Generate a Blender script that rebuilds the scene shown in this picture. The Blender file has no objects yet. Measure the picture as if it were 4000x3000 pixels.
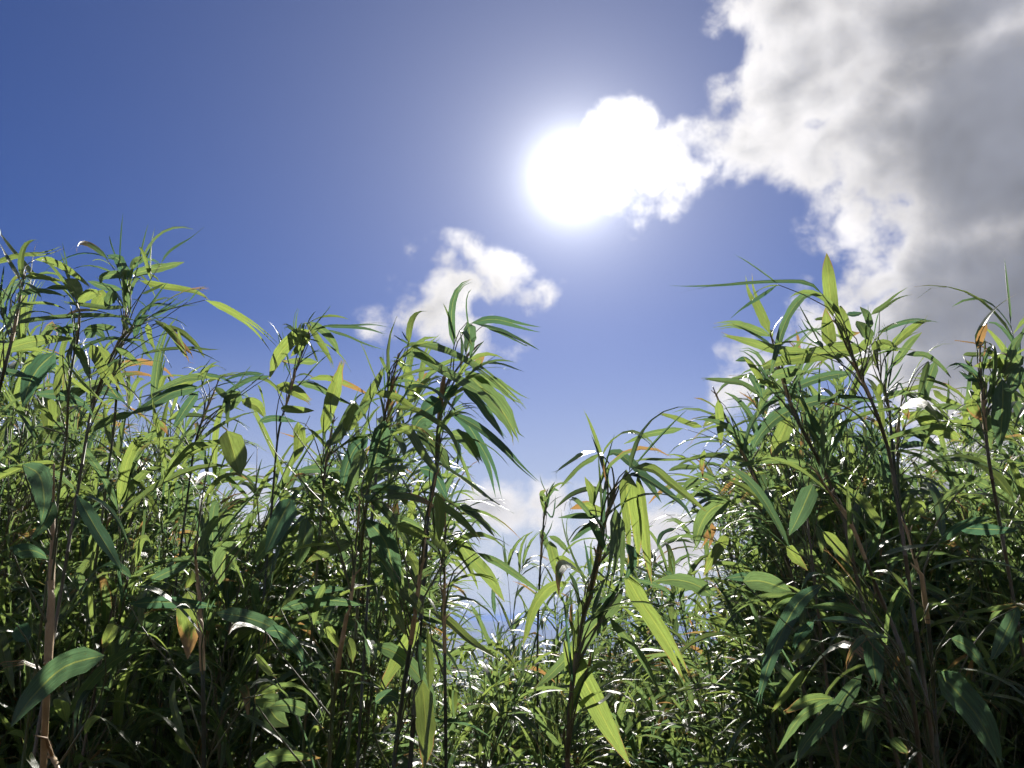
import bpy, math, random
import numpy as np
from mathutils import Vector, Matrix, noise as mnoise

# ------------------------------------------------------------------ camera, sky, sun, exposure
scene = bpy.context.scene
COL = scene.collection
R = math.radians
CAM = Vector((0.0, 0.0, 1.6))
FPX = 3021.0                       # focal length in pixels of a 4000 px wide frame
PITCH = math.atan(914 / FPX)
cam_data = bpy.data.cameras.new('camera')
cam_data.sensor_width = 36.0
cam_data.lens = 36.0 * FPX / 4000.0
cam_data.clip_start = 0.05
cam_data.clip_end = 90000.0
cam = bpy.data.objects.new('camera', cam_data)
cam.location = CAM
cam.rotation_euler = (math.pi / 2 + PITCH, 0, 0)
COL.objects.link(cam)
scene.camera = cam

CP, SP = math.cos(PITCH), math.sin(PITCH)
def ray(px, py):
    """direction of a point of the photograph (4000 x 3000)"""
    x = (px - 2000.0) / FPX; v = (1500.0 - py) / FPX
    return Vector((x, CP - v * SP, SP + v * CP))
def at(px, py, d):
    """the point at distance d (metres straight ahead, world y) seen there"""
    r = ray(px, py)
    return CAM + r * (d / r.y)
def azel(px, py):
    r = ray(px, py).normalized()
    return math.degrees(math.atan2(r.x, r.y)), math.degrees(math.asin(r.z))

SUN_DIR = ray(2240, 690).normalized()
SUN_AZ, SUN_EL = azel(2240, 690)

scene.view_settings.view_transform = 'Standard'
scene.view_settings.look = 'None'
scene.view_settings.gamma = 1.0
scene.view_settings.use_curve_mapping = False
scene.view_settings.exposure = 1.0

sun_data = bpy.data.lights.new('sun', 'SUN')
sun_data.energy = 5.0
sun_data.angle = R(0.5)
sun_data.color = (1.0, 0.95, 0.86)
sun = bpy.data.objects.new('sun', sun_data)
sun.rotation_euler = SUN_DIR.to_track_quat('Z', 'Y').to_euler()
sun.location = (0, 0, 30)
COL.objects.link(sun)

class NT:
    """small helper to write node trees as expressions"""
    def __init__(self, tree): self.t = tree; self.n = tree.nodes; self.l = tree.links
    def put(self, sock, v):
        if v is None: return
        if hasattr(v, 'is_output'): self.l.new(v, sock)
        else: sock.default_value = v
    def m(self, op, a, b=None, c=None, clamp=False):
        k = self.n.new('ShaderNodeMath'); k.operation = op; k.use_clamp = clamp
        for i, v in enumerate((a, b, c)): self.put(k.inputs[i], v)
        return k.outputs[0]
    def v(self, op, a, b=None, c=None, out=0):
        k = self.n.new('ShaderNodeVectorMath'); k.operation = op
        for i, v in enumerate((a, b, c)): self.put(k.inputs[i], v)
        return k.outputs['Value'] if op in ('LENGTH', 'DOT_PRODUCT', 'DISTANCE') else k.outputs[0]
    def scale(self, a, f):
        k = self.n.new('ShaderNodeVectorMath'); k.operation = 'SCALE'
        self.put(k.inputs[0], a); self.put(k.inputs[3], f); return k.outputs[0]
    def smooth(self, x, lo, hi, a=0.0, b=1.0):
        k = self.n.new('ShaderNodeMapRange'); k.interpolation_type = 'SMOOTHSTEP'
        for i, v in enumerate((x, lo, hi, a, b)): self.put(k.inputs[i], v)
        return k.outputs[0]
    def mix(self, f, a, b, blend='MIX'):
        k = self.n.new('ShaderNodeMix'); k.data_type = 'RGBA'; k.blend_type = blend; k.clamp_result = False
        self.put(k.inputs[0], f); self.put(k.inputs[6], a); self.put(k.inputs[7], b)
        return k.outputs[2]
    def noise(self, vec, scale, detail=4, rough=0.5, distort=0.0, w=None):
        k = self.n.new('ShaderNodeTexNoise')
        if w is not None: k.noise_dimensions = '4D'; self.put(k.inputs['W'], w)
        self.put(k.inputs['Vector'], vec); self.put(k.inputs['Scale'], scale)
        self.put(k.inputs['Detail'], detail); self.put(k.inputs['Roughness'], rough)
        self.put(k.inputs['Distortion'], distort)
        return k.outputs[0]

world = bpy.data.worlds.new('World'); scene.world = world; world.use_nodes = True
world.node_tree.nodes.clear()
W = NT(world.node_tree)
sky = W.n.new('ShaderNodeTexSky'); sky.sky_type = 'NISHITA'; sky.sun_disc = False
sky.sun_elevation = R(SUN_EL); sky.sun_rotation = R(SUN_AZ)
sky.altitude = 1200; sky.air_density = 1.0; sky.dust_density = 0.25; sky.ozone_density = 3.0
tc = W.n.new('ShaderNodeTexCoord')
D = W.v('NORMALIZE', tc.outputs['Generated'])
sx = W.n.new('ShaderNodeSeparateXYZ'); W.l.new(D, sx.inputs[0])
az = W.m('MULTIPLY', W.m('ARCTAN2', sx.outputs[0], sx.outputs[1]), 180 / math.pi)
el = W.m('MULTIPLY', W.m('ARCSINE', sx.outputs[2]), 180 / math.pi)
cb = W.n.new('ShaderNodeCombineXYZ'); W.l.new(az, cb.inputs[0]); W.l.new(el, cb.inputs[1])
P = cb.outputs[0]
# billowing: the cloud layout is pushed about by two scales of noise
wn = W.n.new('ShaderNodeTexNoise'); W.l.new(D, wn.inputs['Vector']); wn.inputs['Scale'].default_value = 11.0; wn.inputs['Detail'].default_value = 1.5
warp = W.scale(W.v('SUBTRACT', wn.outputs['Color'], (0.5, 0.5, 0.5)), 5.0)
Pw = W.v('MULTIPLY', W.v('ADD', P, warp), (1, 1, 0))
CLOUDS = [  # place of each billow in the photograph, half width, half height in photo pixels
    (3640, 60, 600, 330), (3090, 60, 240, 170), (3110, 330, 260, 170), (2900, 560, 300, 140), (3200, 570, 260, 130), (4050, 500, 640, 460), (3560, 460, 360, 220),
    (3850, 800, 430, 260), (3800, 1130, 430, 260), (3560, 1340, 390, 200), (3230, 1320, 220, 110), (3010, 1420, 190, 110), (4250, 1250, 700, 500),
    (2400, 580, 180, 150), (2470, 690, 190, 140), (2640, 650, 190, 85),
    (1690, 1250, 200, 120), (1830, 1140, 200, 120), (1960, 1090, 180, 80), (2080, 1120, 100, 45), (1850, 1340, 140, 75), (1600, 1280, 100, 70),
    (1890, 2000, 170, 80), (2060, 2030, 160, 65), (1150, 2020, 330, 120), (1750, 2180, 600, 50), (2500, 2110, 420, 80), (3100, 1990, 420, 130), (500, 2150, 500, 90), (3700, 2000, 500, 250),
]
field = None
for (px, py, rx, ry) in CLOUDS:
    a, e = azel(px, py)
    ax, ey = rx / 52.7 / max(0.6, math.cos(R(e))), ry / 52.7
    k = W.v('LENGTH', W.v('MULTIPLY_ADD', Pw, (1 / ax, 1 / ey, 0), (-a / ax, -e / ey, 0)))
    mn = min(ax, ey)
    f = W.m('MULTIPLY_ADD', k, -mn, mn)
    field = f if field is None else W.m('SMOOTH_MAX', field, f, 1.2)
# the same broken cloud goes on over the rest of the sky
far_mask = W.m('MAXIMUM', W.smooth(W.m('ABSOLUTE', az), 42, 60), W.smooth(el, 46, 60))
gen = W.m('MULTIPLY_ADD', W.noise(D, 2.6, 2, 0.5), 40.0, -21.5)
field = W.m('MAXIMUM', field, W.m('ADD', gen, W.m('MULTIPLY_ADD', far_mask, 30.0, -30.0)))
# holes
for (px, py, rx, ry) in [(1880, 1235, 45, 25), (2010, 1215, 50, 20)]:
    a, e = azel(px, py)
    ax, ey = rx / 52.7 / math.cos(R(e)), ry / 52.7
    k = W.v('LENGTH', W.v('MULTIPLY_ADD', Pw, (1 / ax, 1 / ey, 0), (-a / ax, -e / ey, 0)))
    field = W.m('MINIMUM', field, W.m('MULTIPLY_ADD', k, 1.1, -1.3))
n1 = W.noise(W.v('ADD', D, W.scale(warp, 0.004)), 9.0, 6.5, 0.66)
vo = W.n.new('ShaderNodeTexVoronoi'); vo.feature = 'F1'; vo.inputs['Scale'].default_value = 16.0; vo.inputs['Detail'].default_value = 1.5
vo.inputs['Roughness'].default_value = 0.55;
W.l.new(W.v('ADD', D, W.scale(W.v('SUBTRACT', wn.outputs['Color'], (0.5, 0.5, 0.5)), 0.05)), vo.inputs['Vector'])
puff = W.m('SUBTRACT', 0.62, vo.outputs['Distance'])             # rounded heads of cumulus
n1 = W.m('MULTIPLY_ADD', puff, 0.30, W.m('MULTIPLY_ADD', W.m('SUBTRACT', n1, 0.5), 0.85, 0.5))
n2 = W.noise(D, 5.5, 2.5, 0.55, w=3.7)
field = W.m('ADD', field, 1.25)
dens = W.m('MULTIPLY_ADD', W.m('MULTIPLY', W.m('SUBTRACT', n1, 0.5), W.smooth(field, -3.0, 0.3)), 8.5, field)
alpha = W.smooth(dens, -0.1, 2.2)
alpha = W.m('MULTIPLY', alpha, W.smooth(el, -1.0, 1.5))
thick = W.m('MULTIPLY_ADD', W.m('MULTIPLY', W.m('SUBTRACT', n2, 0.5), W.smooth(field, 1.0, 6.0)), 9.0, W.m('MULTIPLY_ADD', W.m('SUBTRACT', n1, 0.5), 5.0, field))
core = W.smooth(thick, 1.2, 6.5)
deep = W.smooth(W.m('MULTIPLY_ADD', el, -0.05, thick), 0.8, 6.0)
na = W.noise(D, 8.0, 3.0, 0.55, w=1.3)
nb = W.noise(W.v('ADD', D, tuple(SUN_DIR * 0.03)), 8.0, 3.0, 0.55, w=1.3)
rim = W.m('MULTIPLY_ADD', W.m('SUBTRACT', na, nb), 1.3, 1.0)       # billows are brighter on the side of the sun
cosang = W.v('DOT_PRODUCT', D, tuple(SUN_DIR))
ang = W.m('MULTIPLY', W.m('ARCCOSINE', W.m('MINIMUM', cosang, 0.9999999)), 180 / math.pi)
# forward scattering: thin cloud is brightest round the sun
fwd = W.m('MULTIPLY_ADD', W.m('EXPONENT', W.m('MULTIPLY', ang, -1 / 5.0)), 1.3, 0.98)
lit = W.scale(W.mix(deep, W.mix(core, (8.0, 7.8, 8.0, 1), (3.7, 3.75, 4.2, 1)), (2.2, 2.35, 2.9, 1)), W.m('MULTIPLY', fwd, W.m('MAXIMUM', rim, 0.5)))
hs = W.n.new('ShaderNodeHueSaturation'); W.l.new(sky.outputs[0], hs.inputs['Color'])
hs.inputs['Saturation'].default_value = 1.15; hs.inputs['Value'].default_value = 1.0
low = W.smooth(W.m('ABSOLUTE', el), 1.0, 22.0, 1.0, 0.0)     # moist lower air, the same all round
clear = W.mix(low, W.v('MULTIPLY', hs.outputs[0], (0.37, 0.42, 0.67)), (5.2, 5.8, 7.0, 1))
base = W.mix(alpha, clear, lit)
# the sun itself and the bright air round it
a2 = W.m('MULTIPLY', ang, ang)
g1 = W.m('MULTIPLY', W.m('EXPONENT', W.m('MULTIPLY', a2, -1 / (2.3 ** 2))), 10.0)
g2 = W.m('MULTIPLY', W.m('EXPONENT', W.m('MULTIPLY', ang, -1 / 2.1)), 22.0)
g3 = W.m('MULTIPLY', W.m('EXPONENT', W.m('MULTIPLY', ang, -1 / 14.0)), 3.7)
glow = W.v('ADD', W.v('ADD', W.scale((1, 0.98, 0.94), g1), W.scale((1, 1, 1), g2)), W.scale((1.0, 0.97, 0.84), g3))
bg = W.n.new('ShaderNodeBackground'); bg.inputs['Strength'].default_value = 0.0515
W.l.new(W.v('ADD', base, glow), bg.inputs['Color'])
wo = W.n.new('ShaderNodeOutputWorld'); W.l.new(bg.outputs[0], wo.inputs['Surface'])

scene.cycles.max_bounces = 6
scene.cycles.diffuse_bounces = 2
scene.cycles.glossy_bounces = 2
scene.cycles.transmission_bounces = 4
scene.cycles.use_adaptive_sampling = True
scene.cycles.adaptive_threshold = 0.03
scene.cycles.adaptive_min_samples = 12
scene.cycles.volume_bounces = 0
scene.cycles.sample_clamp_indirect = 6.0
world.cycles.sampling_method = 'MANUAL'
world.cycles.sample_map_resolution = 256

# ------------------------------------------------------------------ materials
def new_mat(name):
    m = bpy.data.materials.new(name); m.use_nodes = True
    m.node_tree.nodes.clear()
    return m, NT(m.node_tree)

def leaf_material(name, per_object):
    """thin leaf: sunlight comes through it; r = yellowness, g = dryness, b = a random number"""
    m, t = new_mat(name)
    if per_object:
        oi = t.n.new('ShaderNodeObjectInfo'); src = oi.outputs['Color']
    else:
        at_ = t.n.new('ShaderNodeAttribute'); at_.attribute_name = 'tone'; src = at_.outputs['Color']
    sp = t.n.new('ShaderNodeSeparateColor'); t.l.new(src, sp.inputs[0])
    yel, dry, rnd = sp.outputs[0], sp.outputs[1], sp.outputs[2]
    uv = t.n.new('ShaderNodeUVMap'); uv.uv_map = 'UVMap'
    su = t.n.new('ShaderNodeSeparateXYZ'); t.l.new(uv.outputs[0], su.inputs[0])
    s, v = su.outputs[0], su.outputs[1]
    geo = t.n.new('ShaderNodeNewGeometry')
    # pigment of the blade: mottled, a pale midrib, fine parallel veins
    cmb = t.n.new('ShaderNodeCombineXYZ')
    t.l.new(t.m('MULTIPLY', s, 3.0), cmb.inputs[0]); t.l.new(t.m('MULTIPLY', v, 9.0), cmb.inputs[1]); t.l.new(t.m('MULTIPLY', rnd, 37.0), cmb.inputs[2])
    mott = t.noise(cmb.outputs[0], 1.6, 3, 0.6)
    cmv = t.n.new('ShaderNodeCombineXYZ')
    t.l.new(t.m('MULTIPLY', s, 1.5), cmv.inputs[0]); t.l.new(t.m('MULTIPLY', v, 26.0), cmv.inputs[1]); t.l.new(t.m('MULTIPLY', rnd, 11.0), cmv.inputs[2])
    vein = t.smooth(t.noise(cmv.outputs[0], 1.0, 2, 0.6), 0.3, 0.7)
    mid = t.smooth(t.m('ABSOLUTE', t.m('SUBTRACT', v, 0.5)), 0.02, 0.045, 1.0, 0.0)
    refl = t.mix(yel, (0.030, 0.068, 0.045, 1), (0.070, 0.100, 0.042, 1))
    trans = t.mix(yel, (0.070, 0.160, 0.085, 1), (0.29, 0.385, 0.080, 1))
    k = t.m('MULTIPLY_ADD', mott, 1.3, 0.35)
    refl = t.scale(refl, k); trans = t.scale(trans, k)
    trans = t.mix(t.m('MULTIPLY', vein, 0.55), trans, t.scale(trans, 0.55))
    refl = t.mix(t.m('MULTIPLY', mid, 0.35), refl, (0.14, 0.17, 0.07, 1))
    trans = t.mix(t.m('MULTIPLY', mid, 0.35), trans, (0.50, 0.52, 0.10, 1))
    # dry tips and margins
    edge = t.m('POWER', t.m('MULTIPLY', t.m('ABSOLUTE', t.m('SUBTRACT', v, 0.5)), 2.0), 4.0)
    where = t.m('ADD', t.m('ADD', t.m('MULTIPLY', s, 0.75), t.m('MULTIPLY', edge, 0.28)), t.m('MULTIPLY', mott, 0.45))
    lim = t.m('MULTIPLY_ADD', dry, -1.35, 1.30)
    dead = t.smooth(t.m('SUBTRACT', where, lim), -0.03, 0.10)
    straw = t.mix(mott, (0.34, 0.25, 0.12, 1), (0.20, 0.11, 0.045, 1))
    refl = t.mix(dead, refl, straw)
    trans = t.mix(dead, trans, t.mix(0.5, straw, (0.42, 0.22, 0.06, 1)))
    spot = t.m('MULTIPLY', t.smooth(t.noise(cmb.outputs[0], 9.0, 1, 0.5), 0.66, 0.74), 0.75)
    refl = t.mix(spot, refl, (0.10, 0.07, 0.03, 1)); trans = t.mix(spot, trans, (0.16, 0.09, 0.02, 1))
    bump = t.n.new('ShaderNodeBump'); bump.inputs['Strength'].default_value = 0.22; bump.inputs['Distance'].default_value = 0.002
    t.l.new(t.m('ADD', vein, t.m('MULTIPLY', mott, 1.5)), bump.inputs['Height'])
    pb = t.n.new('ShaderNodeBsdfPrincipled')
    t.l.new(refl, pb.inputs['Base Color']); pb.inputs['Roughness'].default_value = 0.35
    pb.inputs['Specular IOR Level'].default_value = 0.7
    t.l.new(bump.outputs[0], pb.inputs['Normal'])
    tr = t.n.new('ShaderNodeBsdfTranslucent'); t.l.new(trans, tr.inputs['Color'])
    mx = t.n.new('ShaderNodeMixShader'); mx.inputs[0].default_value = 0.52
    t.l.new(pb.outputs[0], mx.inputs[1]); t.l.new(tr.outputs[0], mx.inputs[2])
    o = t.n.new('ShaderNodeOutputMaterial'); t.l.new(mx.outputs[0], o.inputs['Surface'])
    return m
M_LEAF = leaf_material('bamboo_leaf', True)
M_MASS = leaf_material('bamboo_foliage', False)

def stem_material(name, c1, c2, scale=30.0, rough=0.5):
    m, t = new_mat(name)
    tcn = t.n.new('ShaderNodeTexCoord')
    mp = t.n.new('ShaderNodeMapping'); mp.inputs['Scale'].default_value = (1, 1, 0.12)
    t.l.new(tcn.outputs['Object'], mp.inputs[0])
    n = t.noise(mp.outputs[0], scale * 6, 4, 0.6)
    n2 = t.noise(tcn.outputs['Object'], scale * 0.4, 3, 0.6)
    c = t.mix(t.smooth(n2, 0.35, 0.7), c1, c2)
    c = t.scale(c, t.m('MULTIPLY_ADD', n, 0.8, 0.6))
    pb = t.n.new('ShaderNodeBsdfPrincipled'); pb.inputs['Roughness'].default_value = rough
    t.l.new(c, pb.inputs['Base Color'])
    bump = t.n.new('ShaderNodeBump'); bump.inputs['Strength'].default_value = 0.2; bump.inputs['Distance'].default_value = 0.001
    t.l.new(n, bump.inputs['Height']); t.l.new(bump.outputs[0], pb.inputs['Normal'])
    o = t.n.new('ShaderNodeOutputMaterial'); t.l.new(pb.outputs[0], o.inputs['Surface'])
    return m
M_CULM = {
    'green': stem_material('culm_green', (0.055, 0.085, 0.025, 1), (0.11, 0.10, 0.045, 1)),
    'brown': stem_material('culm_brown', (0.115, 0.085, 0.055, 1), (0.07, 0.068, 0.042, 1)),
    'tan': stem_material('culm_tan', (0.40, 0.26, 0.13, 1), (0.30, 0.20, 0.10, 1)),
    'dark': stem_material('culm_dark', (0.035, 0.045, 0.035, 1), (0.06, 0.06, 0.035, 1)),
}
M_TWIG = stem_material('bamboo_twig', (0.07, 0.085, 0.035, 1), (0.13, 0.10, 0.055, 1))
M_SHEATH = stem_material('culm_sheath', (0.38, 0.26, 0.13, 1), (0.26, 0.16, 0.08, 1), 40, 0.7)

# ------------------------------------------------------------------ ground, valley and hills: one sheet to the horizon
def ground_z(x, y):
    r = math.hypot(x, y)
    ridge = max(0.0, y - 7.5)
    side = max(0.0, abs(x) - 14.0)
    back = max(0.0, -y - 16.0)
    d = math.sqrt(ridge * ridge + (side * 0.75) ** 2 + (back * 0.7) ** 2)
    drop = -430.0 * (1.0 - math.exp(-d * 0.62 / 430.0))
    z = drop
    z += 0.10 * mnoise.noise((x * 0.35, y * 0.35, 3.1)) * min(1.0, r / 2.0)
    if d > 30:
        k = min(1.0, (d - 30) / 300.0)
        z += k * 55.0 * mnoise.fractal((x / 900.0, y / 900.0, 0.0), 1.0, 2.0, 5)
    if r > 5000:
        k = min(1.0, (r - 5000) / 9000.0)
        h = mnoise.fractal((x / 5200.0, y / 5200.0, 7.7), 1.0, 2.1, 6)
        z += k * (225.0 + 330.0 * h)
    return z
def build_ground():
    rings = [0.0] + [0.6 * (1.125 ** i) for i in range(94)]
    seg = 200
    vs = [(0, 0, ground_z(0, 0))]; fs = []
    for r in rings[1:]:
        for j in range(seg):
            a = 2 * math.pi * j / seg
            x, y = r * math.sin(a), r * math.cos(a)
            vs.append((x, y, ground_z(x, y)))
    for j in range(seg): fs.append((0, 1 + (j + 1) % seg, 1 + j))
    for i in range(len(rings) - 2):
        a0 = 1 + i * seg; b0 = a0 + seg
        for j in range(seg):
            k = (j + 1) % seg
            fs.append((a0 + j, a0 + k, b0 + k, b0 + j))
    me = bpy.data.meshes.new('ground'); me.from_pydata(vs, [], fs); me.update()
    me.polygons.foreach_set('use_smooth', [True] * len(me.polygons))
    m, t = new_mat('ground_soil_and_slopes')
    geo = t.n.new('ShaderNodeNewGeometry')
    P_ = geo.outputs['Position']
    n = t.noise(P_, 6.0, 6, 0.65); nf = t.noise(P_, 0.004, 8, 0.65)
    soil = t.mix(n, (0.035, 0.025, 0.014, 1), (0.11, 0.075, 0.04, 1))
    wood = t.mix(nf, (0.014, 0.028, 0.02, 1), (0.03, 0.045, 0.034, 1))
    far = t.smooth(t.v('LENGTH', P_), 15.0, 40.0)
    pb = t.n.new('ShaderNodeBsdfPrincipled'); pb.inputs['Roughness'].default_value = 0.95
    t.l.new(t.mix(far, soil, wood), pb.inputs['Base Color'])
    bump = t.n.new('ShaderNodeBump'); bump.inputs['Strength'].default_value = 0.5; bump.inputs['Distance'].default_value = 0.03
    t.l.new(n, bump.inputs['Height']); t.l.new(bump.outputs[0], pb.inputs['Normal'])
    o = t.n.new('ShaderNodeOutputMaterial'); t.l.new(pb.outputs[0], o.inputs['Surface'])
    me.materials.append(m)
    ob = bpy.data.objects.new('ground', me); ob['kind'] = 'structure'
    COL.objects.link(ob)
    zs = [v[2] for v in vs]
    return rings[-1], min(zs), max(zs)
GR, GZ0, GZ1 = build_ground()

def build_haze():
    h = GR + 500.0
    z0, z1 = GZ0 - 1.0, max(GZ1, 4.0) + 12.0
    vs = [(sx_ * h, sy_ * h, z) for z in (z0, z1) for sx_, sy_ in ((-1, -1), (1, -1), (1, 1), (-1, 1))]
    fs = [(3, 2, 1, 0), (4, 5, 6, 7), (0, 1, 5, 4), (1, 2, 6, 5), (2, 3, 7, 6), (3, 0, 4, 7)]
    me = bpy.data.meshes.new('haze'); me.from_pydata(vs, [], fs); me.update()
    m, t = new_mat('haze_air')
    pv = t.n.new('ShaderNodeVolumePrincipled')
    pv.inputs['Color'].default_value = (0.20, 0.30, 0.60, 1)
    pv.inputs['Density'].default_value = 6.5e-5
    pv.inputs['Anisotropy'].default_value = 0.2
    pv.inputs['Density Attribute'].default_value = ''
    o = t.n.new('ShaderNodeOutputMaterial'); t.l.new(pv.outputs[0], o.inputs['Volume'])
    m.cycles.homogeneous_volume = True
    me.materials.append(m)
    ob = bpy.data.objects.new('haze', me); ob['kind'] = 'stuff'; ob['label'] = 'pale blue haze lying over the far valley and hills'
    ob['category'] = 'haze'
    COL.objects.link(ob)
build_haze()

# ------------------------------------------------------------------ bamboo: leaf blades, stems
RNG = random.Random(11)
UP = Vector((0, 0, 1))

def catmull(pts, n):
    """n points spread evenly along a smooth curve through pts"""
    if len(pts) == 2:
        return [pts[0].lerp(pts[1], i / (n - 1)) for i in range(n)]
    q = [pts[0] * 2 - pts[1]] + list(pts) + [pts[-1] * 2 - pts[-2]]
    dense = []
    for i in range(1, len(q) - 2):
        for j in range(10):
            t = j / 10.0
            a, b, c, d = q[i - 1], q[i], q[i + 1], q[i + 2]
            dense.append(0.5 * ((2 * b) + (c - a) * t + (2 * a - 5 * b + 4 * c - d) * t * t + (3 * b - a - 3 * c + d) * t ** 3))
    dense.append(q[-2].copy())
    acc = [0.0]
    for i in range(1, len(dense)): acc.append(acc[-1] + (dense[i] - dense[i - 1]).length)
    out = []; k = 0
    for i in range(n):
        s = acc[-1] * i / (n - 1)
        while k < len(acc) - 2 and acc[k + 1] < s: k += 1
        f = (s - acc[k]) / max(1e-9, acc[k + 1] - acc[k])
        out.append(dense[k].lerp(dense[k + 1], min(1.0, max(0.0, f))))
    return out

def width_at(s, blunt, hold=0.45):
    a = min(1.0, (s / 0.17) ** 0.8) if s > 0 else 0.0
    b = 1.0 if s < hold else max(0.0, 1.0 - ((s - hold) / (1 - hold)) ** 2.0)
    if blunt: b = max(b, blunt * (1.0 if s < 0.97 else 0.8)) if s < 0.999 else blunt * 0.7
    return max(0.03, a * b)

def blade(C, W, N, rng, parts=2, s0=1.0, fold=0.3, blunt=0.0, twist=0.0, wave=0.0):
    """a leaf blade along the points C, full width W, facing N; beyond s0 it is torn into strips"""
    n = len(C); o = C[0]
    vs, fs, uv = [], [], []
    T = [(C[min(i + 1, n - 1)] - C[max(i - 1, 0)]).normalized() for i in range(n)]
    sides, norms = [], []
    ref = N
    for i in range(n):
        sd = T[i].cross(ref)
        if sd.length < 1e-4: sd = T[i].orthogonal()
        sd.normalize(); nm = sd.cross(T[i]).normalized()
        ref = nm
        tw = twist * i / (n - 1)
        c_, s_ = math.cos(tw), math.sin(tw)
        sides.append(sd * c_ + nm * s_); norms.append(nm * c_ - sd * s_)
    if s0 >= 1.0: cuts = [-1.0, 0.0, 1.0]; parts = 2
    else: cuts = [-1.0] + sorted(rng.uniform(-1 + 2 * (j - .3) / parts, -1 + 2 * (j + .3) / parts) for j in range(1, parts)) + [1.0]
    ph = rng.uniform(0, 6.3)
    rag = [1.0] * n if rng.random() < 0.55 else [rng.uniform(0.82, 1.04) for _ in range(n)]
    for j in range(len(cuts) - 1):
        a, b = cuts[j], cuts[j + 1]; mid = (a + b) / 2; hw = (b - a) / 2
        end = 1.0 if s0 >= 1 else rng.uniform(0.86, 1.0)
        spr = rng.uniform(0.1, 0.9); lift = rng.uniform(-1.1, 0.7)
        base = len(vs)
        for i in range(n):
            s = i / (n - 1)
            w = width_at(s, blunt) * W * 0.5 * rag[i]
            c = mid; h = hw; dn = 0.0
            if s > s0:
                q = (s - s0) / (1 - s0)
                h = hw * max(0.05, 1 - q ** 1.4)
                w = width_at(s0 + (s - s0) * 0.35, blunt) * W * 0.5
                c = mid * (1 + spr * q); dn = lift * q * q * W
            for e in (-1, 1):
                lat = c + e * h
                z = abs(lat) * fold * w + dn + wave * W * math.sin(ph + s * 9.0) * lat
                vs.append(C[i] - o + sides[i] * (lat * w) + norms[i] * z)
                uv.append((s, 0.5 + 0.5 * max(-1, min(1, mid + e * hw))))
        for i in range(n - 1):
            k = base + 2 * i
            fs.append((k, k + 1, k + 3, k + 2))
    return vs, fs, uv

def tube(P_, rad, sides=6, nodes=0.0):
    """stem along points with a radius each; nodes adds the swollen rings of a culm"""
    if nodes:
        Q, RR = [P_[0]], [rad[0]]
        run = 0.0; nxt = nodes * 0.6
        for i in range(1, len(P_)):
            seg = (P_[i] - P_[i - 1]).length
            while run + seg > nxt:
                f = (nxt - run) / seg
                c = P_[i - 1].lerp(P_[i], f); r = rad[i - 1] + (rad[i] - rad[i - 1]) * f
                d = (P_[i] - P_[i - 1]).normalized()
                for off, m in ((-0.6, 1.0), (-0.1, 1.35), (0.25, 1.30), (0.7, 0.98)):
                    Q.append(c + d * (off * r)); RR.append(r * m)
                nxt += nodes
            run += seg
            Q.append(P_[i]); RR.append(rad[i])
        P_, rad = Q, RR
    vs, fs = [], []
    n = len(P_); o = P_[0]; ref = None
    for i in range(n):
        T = (P_[min(i + 1, n - 1)] - P_[max(i - 1, 0)])
        if T.length < 1e-9: T = UP.copy()
        T.normalize()
        if ref is None: ref = T.orthogonal()
        x = (ref - T * ref.dot(T)).normalized(); y = T.cross(x); ref = x
        for j in range(sides):
            a = 2 * math.pi * j / sides
            vs.append(P_[i] - o + (x * math.cos(a) + y * math.sin(a)) * rad[i])
    for i in range(n - 1):
        for j in range(sides):
            k = (j + 1) % sides
            fs.append((i * sides + j, i * sides + k, (i + 1) * sides + k, (i + 1) * sides + j))
    fs.append(tuple(range((n - 1) * sides, n * sides)))
    return vs, fs

def mesh(name, vs, fs, mats, uv=None, tone=None, mi=None):
    me = bpy.data.meshes.new(name)
    me.from_pydata([tuple(v) for v in vs] if not isinstance(vs, np.ndarray) else vs.tolist(), [], fs)
    for m in mats: me.materials.append(m)
    me.polygons.foreach_set('use_smooth', [True] * len(me.polygons))
    if uv is not None:
        lay = me.uv_layers.new(name='UVMap')
        idx = np.empty(len(me.loops), dtype=np.int32); me.loops.foreach_get('vertex_index', idx)
        lay.data.foreach_set('uv', np.asarray(uv, dtype=np.float32)[idx].ravel())
    if tone is not None:
        at_ = me.attributes.new('tone', 'FLOAT_COLOR', 'POINT')
        at_.data.foreach_set('color', np.asarray(tone, dtype=np.float32).ravel())
    if mi is not None: me.polygons.foreach_set('material_index', np.asarray(mi, dtype=np.int32))
    me.update()
    return me

def link(name, data, parent=None, loc=(0, 0, 0)):
    o = bpy.data.objects.new(name, data); o.location = loc
    if parent is not None: o.parent = parent
    COL.objects.link(o)
    return o

class Mass:
    """many small leaves and twigs gathered as one mesh"""
    def __init__(self): self.v = []; self.f = []; self.uv = []; self.t = []; self.mi = []
    def leaf(self, C, geo, tone):
        vs, fs, uv = geo; b = len(self.v)
        self.v += [tuple(v + C[0]) for v in vs]; self.f += [tuple(i + b for i in f) for f in fs]
        self.uv += uv; self.t += [tone] * len(vs); self.mi += [0] * len(fs)
    def stem(self, P_, geo):
        vs, fs = geo; b = len(self.v)
        self.v += [tuple(v + P_[0]) for v in vs]; self.f += [tuple(i + b for i in f) for f in fs]
        self.uv += [(0, 0)] * len(vs); self.t += [(0, 0, 0, 1)] * len(vs); self.mi += [1] * len(fs)
    def mesh(self, name):
        return mesh(name, self.v, self.f, [M_MASS, M_TWIG], self.uv, self.t, self.mi)

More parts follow.
